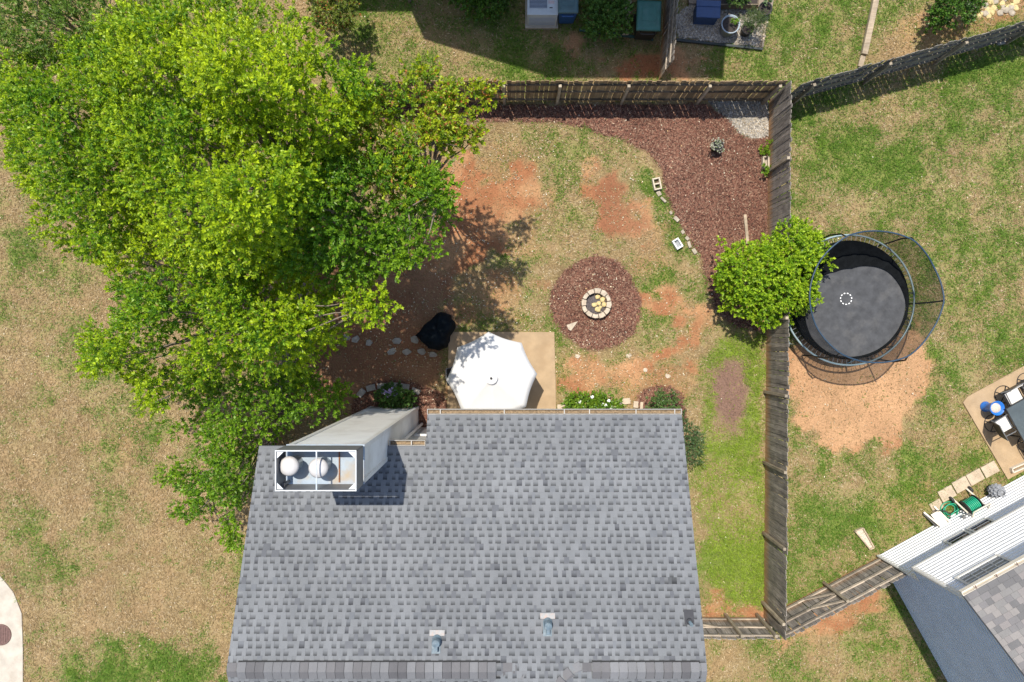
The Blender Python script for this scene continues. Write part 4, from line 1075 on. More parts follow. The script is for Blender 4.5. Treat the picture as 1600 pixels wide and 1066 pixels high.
def swivel_chair(loc, rz, label, group, cushion=True):
    t = thing('patio_chair', loc, label, 'chair', group, rz)
    def bld(mb, name, mat, par=None, smooth=False):
        o = bpy.data.objects.new(name, mb.mesh(name, mat, (0, 0, 0), smooth)); COL.objects.link(o); o.parent = par or t; return o
    z = Vector((0, 0, 0))
    bld(MB().tube(circ(z, .29, .02, 28), .013, 6, True), 'base_ring', M['black'], None, True)
    sp = MB()
    for k in range(4): a = math.pi/4 + k*math.pi/2; sp.bar((0, 0, .06), (.285*math.cos(a), .285*math.sin(a), .025), .02, .015)
    sp.tube([(0, 0, .04), (0, 0, .4)], .025, 8); bld(sp, 'pedestal', M['black'])
    # seat faces +X
    st = MB(); st.box((0.02, 0, .41), (.52, .54, .03)); bld(st, 'seat', M['black'])
    bk = MB(); bk.obox((-.32, 0, .72), (.085, 0, -.30), (0, .26, 0), (.010, 0, .004)); bld(bk, 'backrest', M['black'])
    bld(MB().tube([(-.24, -.28, .42), (-.41, -.27, 1.02), (-.43, 0, 1.05), (-.41, .27, 1.02), (-.24, .28, .42)], .017, 8), 'back_frame', M['shroud'], None, True)
    for s in (-1, 1): bld(MB().tube([(.27, s*.29, .42), (.27, s*.30, .62), (.12, s*.31, .66), (-.31, s*.29, .66)], .017, 8), 'armrest', M['shroud'], None, True)
    if cushion:
        c_ = MB().box((.04, 0, .46), (.44, .46, .07)); bld(c_, 'cushion', M['cushion']).modifiers.new('b', 'BEVEL').width = .02
        bld(MB().obox((-.275, 0, .66), (.06, 0, -.19), (0, .21, 0), (.028, 0, .010)), 'back_cushion', M['cushion'])
    return t
au = math.atan2(UX.y, UX.x)
def G3(px, py, z=.05): v = P(px, py); return Vector((v.x, v.y, z))
swivel_chair(G3(1565, 616), au - math.pi/2, 'swivel chair with white cushion behind the table, nearest the blue pot', 'chairs round the grey table')
swivel_chair(G3(1600, 596), au - math.pi/2, 'swivel chair behind the table at the right picture edge', 'chairs round the grey table')
swivel_chair(G3(1549, 661), au, 'swivel chair with white cushion at the near end of the grey table', 'chairs round the grey table')
swivel_chair(G3(1601, 693), au + math.pi/2, 'swivel chair in front of the table, cut by the right picture edge', 'chairs round the grey table')
swivel_chair(G3(806, 577), math.pi - .25, 'dark patio chair peeking out right of the white umbrella', 'chairs under the umbrella', False)
swivel_chair(G3(722, 585), .1, 'dark patio chair peeking out left of the white umbrella', 'chairs under the umbrella', False)
tb = P(1571, 639, .74)
tbl = thing('patio_table', (tb.x, tb.y, .05), 'dark slate rectangular patio table at the right edge', 'table')
tc = tb + UX * 1.0 - VX * .62
MB().obox(tc + Vector((0, 0, -.0)), UX * 1.0, VX * .62, (0, 0, .012)).build('table_top', M['table_top'], tbl, bevel=.004)
rimm = MB()
for s in (-1, 1): rimm.obox(tc + VX * s * .62 - Vector((0, 0, .004)), UX * 1.01, VX * .012, (0, 0, .02)); rimm.obox(tc + UX * s * 1.0 - Vector((0, 0, .003)), UX * .012, VX * .6, (0, 0, .02))
rimm.build('rim', M['black'], tbl)
for su in (-1, 1):
    for sv in (-1, 1):
        p = tc + UX * su * .9 + VX * sv * .52; MB().tube([(p.x, p.y, .05), (p.x, p.y, .73)], .024, 8).build('leg', M['black'], tbl, True)
bp = P(1537, 635)
bt = thing('blue_pot', (bp.x, bp.y, .05), 'tall blue plastic pot of pale sand beside the patio table', 'pot')
MB().lathe([(0, .05), (.17, .05), (.175, .08), (.13, .14), (.15, .40), (.235, .62), (.24, .64), (.225, .64), (.20, .56), (0, .56)], (bp.x, bp.y, 0), 28).build('body', M['blue_plastic'], bt, True)
MB().lathe([(.165, .55), (.15, .585), (0, .60)], (bp.x, bp.y, 0), 20).build('sand', M['sand'], bt, True)

# ------------------------------------------------------------------ fire ring and garden stones
fc = P(932, 474.5, .26)
fp = thing('fire_ring', (fc.x, fc.y, 0), 'round fire pit ring of pale stone blocks in the mulch circle', 'fire pit')
nB = 12; fr_ = random.Random(8)
for k in range(nB):
    a0 = 2*math.pi*k/nB + .2; a1 = a0 + 2*math.pi/nB - .05; ro = .50 + fr_.uniform(-.015, .015); ri = .355 + fr_.uniform(-.015, .02); zt = .27 + fr_.uniform(-.015, .012)
    am = (a0 + a1)/2
    pts = [(fc.x + r_*math.cos(a), fc.y + r_*math.sin(a)) for r_, a in ((ri, a0), (ro, a0), (ro*1.012, am), (ro, a1), (ri, a1), (ri*1.0, am))]
    MB().prism(pts, 0, zt).build('stone_block', M['stone'], fp, bevel=.012)
MB().lathe([(.365, .02), (.3, .06), (.15, .075), (0, .08)], (fc.x, fc.y, 0), 24).build('ash', M['ash'], fp, True)
def rock(c, r, mat, name, label, cat, group, flat=.65, seed=0, n=9):
    q = random.Random(seed); b = MB(); rings = [(-.5, .75), (-.1, 1), (.3, .92), (.62, .55)]
    offs = [1 + q.uniform(-.22, .22) for _ in range(n)]
    for (z, s) in rings:
        for k in range(n):
            a = 2*math.pi*k/n; rr_ = r * s * offs[k] * (1 + q.uniform(-.06, .06)); b.v.append((c[0] + rr_*math.cos(a), c[1] + rr_*math.sin(a), c[2] + r * flat * (z + .5)))
    for i in range(3):
        for k in range(n): b.f.append((i*n + k, i*n + (k+1) % n, (i+1)*n + (k+1) % n, (i+1)*n + k))
    b.f.append(tuple(range(3*n, 4*n)))
    o = b.build(name, mat); return tag(o, label, cat, group)
for i, (x, y, r_) in enumerate(((934,464,.085),(942,468,.10),(929,476,.09),(936,474,.08),(944,475,.09),(934,484,.09),(938,480,.06))):
    p = P(x, y, .15); rock((p.x, p.y, .07), r_, M['sandstone'], 'rock', 'yellow sandstone rock lying in the ash inside the fire ring', 'rock', 'yellow rocks inside the fire ring', .8, i)

def flagstone(px, py, r, label, mat, seed, group=None, z=.028, poly=None):
    q = random.Random(seed); c = P(px, py)
    if poly: pts = [tuple(P(px + x, py + y).xy) for x, y in poly]
    else:
        n = q.choice((5, 6, 7)); pts = [(c.x + r*(1 + q.uniform(-.25, .2))*math.cos(2*math.pi*k/n + q.uniform(-.25, .25)), c.y + r*.8*(1 + q.uniform(-.25, .2))*math.sin(2*math.pi*k/n + q.uniform(-.25, .25))) for k in range(n)]
    o = MB().prism(pts, -.04, z).build('stepping_stone', mat, bevel=.006); return tag(o, label, 'stepping stone', group)
flagstone(893, 510, .2, 'pale triangular flagstone lying on the mulch circle', M['stone'], 1, poly=[(-8,-2),(10,-8),(-1,7),(-5,5)], z=.05)
ST = [(541,528,'leftmost flagstone of the shaded path under the tree edge'), (556,530,'second flagstone of the shaded path under the tree edge'), (577,536,'third flagstone from the left on the shaded path'),
      (620,532,'upper flagstone midway along the shaded path'), (648,531,'flagstone touching the left corner of the black grill cover'), (612,549,'lower flagstone midway along the shaded path'),
      (636,550,'lower flagstone left of the black grill cover foot'), (659,549,'flagstone just below the black grill cover'), (677,554,'flagstone between black grill cover and umbrella patio')]
for i, (x, y, l) in enumerate(ST): flagstone(x, y, .15, l, M['slate'], 20 + i, 'flagstones of the shaded path', z=.035)
for i, (x, y, l) in enumerate(((902,557,'half buried pale stone below the mulch circle'), (982,556,'half buried pale stone right below the mulch circle'), (1008,578,'half buried pale stone in the worn clay path'), (1043,588,'half buried pale stone above the red mulch patch'))):
    flagstone(x, y, .10, l, M['stone'], 50 + i, 'half buried stones in the clay', z=.015)
def edging(label, specs, mat, group=None):
    p0 = P(specs[0][0], specs[0][1]); t = thing('garden_edging', (p0.x, p0.y, 0), label, 'edging', group); q = random.Random(len(specs))
    for (x, y, w, d, rzd) in specs:
        p = P(x, y); MB().box((p.x, p.y, .035), (w, d, .09 + q.uniform(-.05, .03)), math.radians(rzd)).build('edging_stone', mat, t, bevel=.012)
    return t
es = []
for k in range(10):
    f_ = k/9; x = 1029 + 54*f_**.9 + 1.5*math.sin(k*3.7); y = 303 + 90*f_
    if k not in (2, 5): es.append((x, y, .17 + .06*math.sin(k*1.7), .11 + .03*math.cos(k*2.9), -58 + 16*math.sin(k*2.1)))
edging('curved row of half sunken stones edging the mulch bed', es, M['fieldstone'])
edging('two tan retaining blocks right of the flowering shrub by the gutter', [(963,629,.30,.18,4),(977,627,.32,.2,6),(993,632,.16,.22,-4),(1002,634,.10,.26,-4)], M['paver'])
edging('tan retaining block between umbrella patio and flowering shrub', [(878,636,.32,.18,0),(893,640,.14,.2,5)], M['paver'])
edging('shaded arc of stones round the purple flowering shrub by the chimney', [(565,614,.28,.2,50),(580,606,.3,.2,15),(597,603,.3,.18,4),(615,602,.3,.18,0),(633,604,.3,.18,-8),(650,611,.3,.18,-24)], M['slate'])
def cinder(px, py, w, d, rzd, label, holes, mat, inner):
    p = P(px, py); t = thing('cinder_block', (p.x, p.y, 0), label, 'cinder block'); rzr = math.radians(rzd)
    ca = Vector((math.cos(rzr), math.sin(rzr), 0)); cb = Vector((-ca.y, ca.x, 0)); c0 = Vector((p.x, p.y, .09)); wt = .045; b = MB()
    for s in (-1, 1): b.obox(c0 + cb*s*(d/2 - wt/2), ca*w/2, cb*wt/2, (0, 0, .09)); b.obox(c0 + ca*s*(w/2 - wt/2), ca*wt/2, cb*(d/2 - wt - .001), (0, 0, .09))
    if holes == 2: b.obox(c0, ca*(w/2 - wt - .001), cb*wt/2, (0, 0, .088))
    b.build('shell', mat, t, bevel=.006)
    MB().obox(c0 - Vector((0, 0, .05 if holes == 1 else .085)), ca*(w/2 - wt), cb*(d/2 - wt), (0, 0, .02)).build('filling', inner, t)
cinder(1025, 289, .26, .40, 12, 'tan two hole cinder block at the end of the stone edging', 2, M['cinder'], M['iron'])
cinder(1057, 382, .24, .34, 32, 'pale rectangular block with grey hollow on the grass by the edging', 1, M['white_paint'], M['ornament'])
cinder(1194, 256, .22, .42, 0, 'pale hollow block standing against the fence foot', 1, M['stone'], M['fieldstone'])
p0, p1 = P(1163, 336), P(1167, 382)
MB().bar((p0.x, p0.y, .05), (p1.x, p1.y, .07), .095, .04).build('wooden_board', M['plank'], None, bevel=.004)
tag(bpy.data.objects['wooden_board'], 'narrow tan board lying on the mulch above the round shrub', 'board')
# planter in the mulch
pc = P(1116, 233); pl = thing('planter', (pc.x, pc.y, 0), 'black pot with white edged plant standing alone in the mulch', 'planter')
MB().lathe([(0, .01), (.13, .01), (.175, .40), (.185, .40), (.185, .43), (.165, .43), (.16, .38), (0, .38)], (pc.x, pc.y, 0), 24).build('pot', M['black_plastic'], pl, True)

# ------------------------------------------------------------------ things at the top edge
hv = P(846, 44); hu = thing('air_conditioner', (hv.x, hv.y, 0), 'white boxy air conditioning unit with louvred panel beside the blue bin', 'air conditioner')
HY = hv.y + .42
MB().box((hv.x, HY, .06), (1.1, .95, .12)).build('pad', M['concrete'], hu)
MB().box((hv.x, HY, .52), (.98, .84, .78)).build('cabinet', M['hvac'], hu, bevel=.02)
tpz = .91; MB().box((hv.x, HY + .0, tpz + .012), (1.0, .86, .03)).build('top_panel', M['hvac'], hu, bevel=.01)
MB().box((hv.x - .14, HY + .02, tpz + .029), (.56, .46, .006)).build('recess', M['vent_dark'], hu)
for k in range(11): MB().box((hv.x - .14, HY - .19 + k*.042, tpz + .036), (.55, .022, .012)).build('louvre', M['louver'], hu)
MB().box((hv.x + .28, HY - .02, tpz + .03), (.2, .1, .006)).build('label_plate', M['label'], hu); MB().box((hv.x + .27, HY - .2, tpz + .03), (.1, .03, .006)).build('badge', M['black'], hu)
for k in range(6): MB().box((hv.x, HY - .424, .25 + k*.09), (.86, .012, .03)).build('front_slat', M['louver'], hu)
def wheelie(px, py, w, d, h, body, lid, label, rzd=0, catn='bin'):
    p = P(px, py); t = thing('wheeled_bin', (p.x, p.y, 0), label, catn, 'wheeled bins', math.radians(rzd))
    def bl(mb, name, mat, par=None, bev=.0):
        o = bpy.data.objects.new(name, mb.mesh(name, mat)); COL.objects.link(o); o.parent = par or t
        if bev: m_ = o.modifiers.new('b', 'BEVEL'); m_.width = bev; m_.segments = 3
        return o
    b = MB(); lo, hi = .80, 1.0
    vs = [(sx*w/2*s, sy*d/2*s, z) for z, s in ((.06, .78), (h, 1.0)) for sx, sy in ((-1, -1), (1, -1), (1, 1), (-1, 1))]
    b.add(vs, [(3, 2, 1, 0), (4, 5, 6, 7), (0, 1, 5, 4), (1, 2, 6, 5), (2, 3, 7, 6), (3, 0, 4, 7)]); bl(b, 'body', body, None, .03)
    l = MB(); l.add([(sx*w*.53*s, sy*d*.54*s, z) for z, s in ((h - .03, 1.0), (h + .05, 1.0), (h + .09, .86)) for sx, sy in ((-1, -1), (1, -1), (1, 1), (-1, 1))],
                   [(3, 2, 1, 0), (0, 1, 5, 4), (1, 2, 6, 5), (2, 3, 7, 6), (3, 0, 4, 7), (4, 5, 9, 8), (5, 6, 10, 9), (6, 7, 11, 10), (7, 4, 8, 11), (8, 9, 10, 11)])
    lo_ = bl(l, 'lid', lid, None, .025)
    bl(MB().box((0, .02, h + .095), (w*.62, d*.5, .02)), 'lid_panel', lid, lo_, .008)
    bl(MB().tube([(-w*.3, -d*.5, h - .12), (-w*.3, -d*.60, h - .10), (w*.3, -d*.60, h - .10), (w*.3, -d*.5, h - .12)], .018, 8), 'handle', body)
    for s in (-1, 1): bl(MB().lathe([(0, -.03), (.12, -.03), (.12, .03), (0, .03)], (s*w*.42, d*.40, .12), 16, (1, 0, 0)), 'wheel', M['black_plastic'])
    return t
wheelie(884, 27, .62, .66, .98, M['bin_blue'], M['bin_lid'], 'blue wheeled bin with grey lid beside the air conditioner')
wheelie(1004, 48, .74, .90, 1.02, M['black_plastic'], M['bin_green'], 'large dark bin with teal green lid beside the divider fence', -2)
for nm, poly, z, mt_, lb, ct in (('plastic_edging', [(905,46),(985,56),(1020,62),(1020,65),(985,60),(905,50)], .06, M['edge_green'], 'low green plastic edging along the shrub bed at the top', 'edging'),
                                 ('plastic_edging', [(1056,62),(1190,77),(1190,80),(1056,66)], .09, M['edging'], 'black edging along the front of the potted plant bed', 'edging'),
                                 ('timber_edging', [(1188,76),(1191,76),(1197,30),(1194,30)], .10, M['plank'], 'thin tan timber edging at the right end of the pot bed', 'edging')):
    tag(MB().prism([tuple(P(*q).xy) for q in poly], 0, z).build(nm, mt_), lb, ct)
bb = P(981, 40); bs = thing('brick_row', (bb.x, bb.y, 0), 'upright row of tan bricks between shrub and green bin', 'bricks')
for k in range(5):
    p = P(976 + 1.2*k, 52 - 11*k); MB().box((p.x, p.y, .06), (.22, .2, .12), .05).build('brick', M['paver'], bs, bevel=.008)
# navy chest
cp = P(1099, 34); chs = thing('storage_chest', (cp.x, cp.y, 0), 'navy blue lidded chest on the gravel of the pot bed', 'chest')
MB().box((cp.x, cp.y + .12, .28), (.72, .5, .5), -.04).build('body', M['chest'], chs, bevel=.02)
ld = MB().box((cp.x, cp.y + .14, .56), (.8, .58, .06), -.04).build('lid', M['chest'], chs, bevel=.02); MB().box((cp.x, cp.y + .31, .60), (.8, .2, .03), -.04).build('lid_ridge', M['chest'], ld, bevel=.01)
def roundpot(px, py, r, h, mat, label, soil=True):
    p = P(px, py); t = thing('flower_pot', (p.x, p.y, 0), label, 'flower pot')
    MB().lathe([(0, .01), (r*.78, .01), (r*.96, h - .05), (r*1.04, h - .05), (r*1.04, h), (r*.93, h), (r*.9, h - .08), (0, h - .08)], (p.x, p.y, 0), 28).build('pot', mat, t, True)
    MB().lathe([(r*.9, h - .075), (0, h - .06)], (p.x, p.y, 0), 20).build('soil', M['soil'], t)
    return t
roundpot(1134, 49, .30, .52, M['pot_grey'], 'large round blue grey pot with dark soil and a small seedling')
fp2 = roundpot(1163, 52, .20, .35, M['black_plastic'], 'black pot holding a feathery evergreen right of the grey pot')
fp3 = roundpot(1190, 21, .22, .35, M['black_plastic'], 'black pot with pale leafy plant on the boarded terrace edge')
tbx = P(1135, 14); trg = thing('planter_box', (tbx.x, tbx.y, .1), 'long dark wooden planter box on the boarded terrace', 'planter box')
MB().box((tbx.x, tbx.y + .1, .25), (1.9, .34, .3)).build('box', M['rail_brown'], trg, bevel=.01); MB().box((tbx.x, tbx.y + .1, .395), (1.8, .26, .02)).build('soil', M['soil'], trg)
ic = P(1044, 28, 0); tag(MB().tube([(ic.x + .1, ic.y - .2, 1.75), (ic.x + .08, ic.y + .9, 1.78)], .05, 8).build('rolled_sheet', M['hvac'], None, True), 'pale blue rolled plastic sheet lying on the divider fence top', 'sheet')
# landscape timber
p0, p1 = P(1370, -20), P(1347, 88)
tmb = thing('landscape_timber', (p1.x, p1.y, 0), 'long pale landscape timber lying on the lawn behind the diagonal fence', 'timber')
MB().bar((p0.x, p0.y, .10), (p1.x, p1.y, .10), .19, .16).build('beam', M['plank'], tmb, bevel=.012); p2 = P(1342, 106)
MB().bar((p1.x - .01, p1.y - .03, .06), (p2.x, p2.y, .06), .17, .09).build('beam_end', M['plank'], tmb, bevel=.012)
# boulders at the top right
for i in range(64):
    q = random.Random(200 + i); x = q.uniform(1512, 1592); y = q.uniform(-6, 30) - (x - 1512)*.12
    if y > 52 - (x - 1512)*.4: continue
    p = P(x, y); rock((p.x, p.y, -.03), q.uniform(.05, .12), M['sandstone'] if q.random() < .6 else M['fieldstone'], 'rock', 'pale tan cobble in the rock bed at the top right corner', 'rock', 'cobbles of the top right rock bed', .6, 300 + i)
# concrete slab against diagonal fence
tag(MB().prism([tuple(P(*q).xy) for q in [(1553,62),(1568,52),(1577,58),(1572,70),(1556,72)]], 0, .1).build('splash_block', M['slate'], None, bevel=.01), 'grey concrete block at the foot of the diagonal fence', 'block')

# ------------------------------------------------------------------ things by the white house
PV = [(1478,771,'leftmost'), (1500,757,'second'), (1522,745,'third'), (1545,733,'rightmost')]
for x, y, w in PV:
    p = P(x, y); tag(MB().box((p.x, p.y, .02), (.52, .40, .09), au).build('paver', M['paver'], None, bevel=.012), w + ' concrete paver of the row leading to the neighbour patio', 'paver', 'pavers along the white house')
p = P(1462, 790); tag(MB().box((p.x, p.y, .015), (.40, .34, .07), au).build('paver', M['paver'], None, bevel=.012), 'lone paver under the coiled green hose', 'paver')
hcx = P(1506, 787); hr_ = thing('hose_reel_cart', (hcx.x, hcx.y, 0), 'cream hose reel cart wound with green hose against the white wall', 'hose reel')
def L3(u, v, z): return hcx + UX*u + VX*v + Vector((0, 0, z))
for s in (-1, 1):
    MB().tube([L3(s*.30, .42, .04), L3(s*.30, -.15, .72), L3(s*.30, -.40, .05)], .03, 8).build('side_frame', M['cream_plastic'], hr_, True)
    MB().lathe([(0, -.012), (.27, -.012), (.27, .012), (0, .012)], L3(s*.22, .05, .40), 24, UX).build('reel_disc', M['black_plastic'], hr_)
    MB().lathe([(0, -.03), (.11, -.03), (.12, 0), (.11, .03), (0, .03)], L3(s*.36, .38, .12), 18, UX).build('wheel', M['black_plastic'], hr_)
MB().tube([L3(-.30, -.15, .72), L3(-.30, .1, .95), L3(.30, .1, .95), L3(.30, -.15, .72)], .026, 8).build('handle', M['cream_plastic'], hr_, True)
MB().box(L3(0, -.32, .06), (.6, .16, .06), au).build('foot_tray', M['cream_plastic'], hr_)
for k in range(7): MB().tube([L3(-.17 + k*.055, .05 + .22*math.cos(a), .40 + .22*math.sin(a)) for a in [2*math.pi*i/20 for i in range(20)]], .024, 6, True).build('hose_turn', M['hose'], hr_, True)
hp = P(1481, 796); hpts = []
for k in range(90):
    a = k*.26; r_ = .24 + .06*math.sin(k*.11) - .0006*k; hpts.append((hp.x + r_*math.cos(a) + .02*math.sin(k*.5), hp.y + r_*math.sin(a), .06 + .0012*k))
hpts += [(hp.x + .3, hp.y + .1, .2), (hp.x + .42, hp.y + .15, .35)]
tag(MB().tube(hpts, .016, 6).build('garden_hose', M['hose'], None, True), 'loose coil of green garden hose left of the reel cart', 'hose')
fc2 = P(1458, 806); fk = thing('folded_chair', (fc2.x, fc2.y, 0), 'folded cream plastic chair leaning at the white wall foot', 'chair')
def L4(u, v, z): return fc2 + UX*u + VX*v + Vector((0, 0, z))
for s in (-1, 1): MB().bar(L4(s*.20 - .05, .30, .06), L4(s*.16 + .08, -.32, .38), .06, .05).build('side_rail', M['cream_plastic'], fk, bevel=.01)
MB().obox(L4(.03, -.05, .23), UX*.15, VX*.20 - Vector((0, 0, .10)), (0, 0, .015)).build('seat', M['cream_plastic'], fk, bevel=.008)
MB().tube([L4(.05, .2, .12), L4(.3, .1, .25), L4(.42, -.05, .3), L4(.3, -.2, .3)], .018, 6).build('arm_loop', M['black'], fk, True)
MB().bar(L4(-.28, .25, .05), L4(-.16, -.25, .2), .05, .05).build('leg', M['black'], fk)
oc = P(1546, 764); orn = thing('stone_ornament', (oc.x, oc.y, 0), 'grey scaly pinecone garden ornament near the house wall', 'ornament')
MB().lathe([(.10, 0), (.13, .04), (.10, .08), (.19, .20), (.22, .32), (.17, .46), (.08, .56), (0, .6)], (oc.x, oc.y, 0), 20).build('body', M['ornament'], orn, True)
for i in range(5):
    for k in range(10):
        a = 2*math.pi*(k + .5*(i % 2))/10; z = .18 + i*.085; r_ = (.19, .22, .21, .17, .10)[i]
        d = Vector((math.cos(a), math.sin(a), 0)); c_ = Vector((oc.x, oc.y, z)) + d*r_
        MB().add([c_ + Vector((-d.y, d.x, 0))*.055, c_ - Vector((-d.y, d.x, 0))*.055, c_ + d*.05 + Vector((0, 0, .075)), c_ + Vector((0, 0, .10)) - d*.04], [(0, 2, 3), (1, 3, 2), (0, 1, 2)]).build('scale', M['ornament'], orn)
tq = [P(*q) for q in [(1334,829),(1346,824),(1363,854),(1357,857)]]
tg = thing('wooden_trough', tq[0], 'tapered tan wooden tray lying on the lawn near the white house', 'tray')
MB().prism([tuple(q.xy) for q in tq], .01, .05).build('base', M['sand'], tg)
for i in range(4): MB().bar((tq[i].x, tq[i].y, .06), (tq[(i+1) % 4].x, tq[(i+1) % 4].y, .06), .04, .12).build('side', M['plank'], tg)
tq = [P(*q) for q in [(1575,731),(1598,721),(1600,727),(1577,737)]]
tg = thing('planter_tray', tq[0], 'long cream tray of soil on the neighbour patio by the wall', 'tray')
MB().prism([tuple(q.xy) for q in tq], .052, .10).build('base', M['gutter_debris'], tg)
for i in range(4): MB().bar((tq[i].x, tq[i].y, .12), (tq[(i+1) % 4].x, tq[(i+1) % 4].y, .12), .035, .14).build('side', M['cream_plastic'], tg)
mc = P(3, 991); mh = thing('access_cover', (mc.x, mc.y, .03), 'round rusty brown iron cover set in the pale walkway', 'manhole cover')
MB().lathe([(.36, -.02), (.36, .012), (.33, .018), (0, .018)], (mc.x, mc.y, .03), 32).build('plate', M['iron'], mh)
MB().tube(circ(Vector((mc.x, mc.y, 0)), .345, .045, 32), .014, 6, True).build('rim', M['iron'], mh, True)
for k in range(7):
    x = -.24 + .08*k; l_ = math.sqrt(.3**2 - x*x); MB().box((mc.x + x, mc.y, .052), (.025, 2*l_, .012)).build('rib', M['iron'], mh)
# ------------------------------------------------------------------ trees, shrubs and plants
def leaves(centers, normals, rc, nshoot, nleaf, ll, lw, shoot, cold, cnew, r, red=0.0, up=.35, flat=.6, newbias=1.0, redcol=(0.30, 0.10, 0.04), nw=None):
    """leafy shoots: around every clump centre several twigs, each carrying a spiral of folded leaves"""
    n = len(centers); m = n * nshoot
    cc = np.repeat(centers, nshoot, 0); nn = np.repeat(normals, nshoot, 0)
    off = r.normal(size=(m, 3)); off /= np.linalg.norm(off, axis=1)[:, None]; off *= (r.random(m) ** .45)[:, None] * np.repeat(rc, nshoot)[:, None]
    off[:, 2] *= flat
    d = nn * .55 + off / np.repeat(rc, nshoot)[:, None] * .9 + r.normal(size=(m, 3)) * .35; d[:, 2] += up; d /= np.linalg.norm(d, axis=1)[:, None]
    base = cc + off; clumpc = np.repeat(r.random(n) * .4 + .6 * (nw if nw is not None else r.random(n)), nshoot); shc = r.random(m); sl = shoot * r.uniform(.6, 1.25, m)
    K = m * nleaf
    B = np.repeat(base, nleaf, 0); D = np.repeat(d, nleaf, 0); t = np.tile((np.arange(nleaf) + .5) / nleaf, m) + r.uniform(-.05, .05, K)
    ph = np.tile(np.arange(nleaf) * 2.4, m) + np.repeat(r.uniform(0, 6.28, m), nleaf) + r.uniform(-.3, .3, K)
    ref = np.where(np.abs(D[:, 2:3]) < .9, np.array([[0, 0, 1.]]), np.array([[1., 0, 0]]))
    u = np.cross(D, ref); u /= np.linalg.norm(u, axis=1)[:, None]; w = np.cross(D, u)
    rad = u * np.cos(ph)[:, None] + w * np.sin(ph)[:, None]
    op = (r.uniform(.25, .75, K) + .35 * np.clip(t, 0, 1))[:, None]          # leaves at the tip point forward
    ld = rad * (1 - op * .7) + D * op; ld[:, 2] -= .10; ld /= np.linalg.norm(ld, axis=1)[:, None]
    nm = np.cross(ld, np.cross(D, ld)); nm += r.normal(size=(K, 3)) * .35; nm[:, 2] += .55
    sd = np.cross(ld, nm); sd /= np.linalg.norm(sd, axis=1)[:, None] + 1e-9; nm = np.cross(sd, ld)
    p0 = B + D * (t * np.repeat(sl, nleaf))[:, None]
    L = (ll * r.uniform(.65, 1.2, K))[:, None]; Wd = (lw * r.uniform(.7, 1.2, K))[:, None]
    mid = p0 + ld * L * .5; tip = p0 + ld * L - nm * L * .08
    V = np.stack([p0, mid + sd * Wd * .5 + nm * Wd * .18, tip, mid - sd * Wd * .5 + nm * Wd * .18], 1)
    f = np.clip((t * .5 + .25 * np.repeat(shc, nleaf) + .55 * np.repeat(clumpc, nleaf) - .38) * newbias, 0, 1)[:, None]
    C = np.array(cold) * (1 - f) + np.array(cnew) * f
    C = C * (0.72 + .56 * r.random(K))[:, None]; dead = (r.random(K) < .012)[:, None]; C = np.where(dead, np.array((.30, .20, .07)), C)
    if red:
        isr = (r.random(K) < red * np.repeat(clumpc ** 1.5, nleaf) * 2)[:, None]; C = np.where(isr, np.array(redcol) * (0.7 + .8 * r.random(K))[:, None], C)
    return V.reshape(-1, 3), K, np.repeat(C, 4, 0)

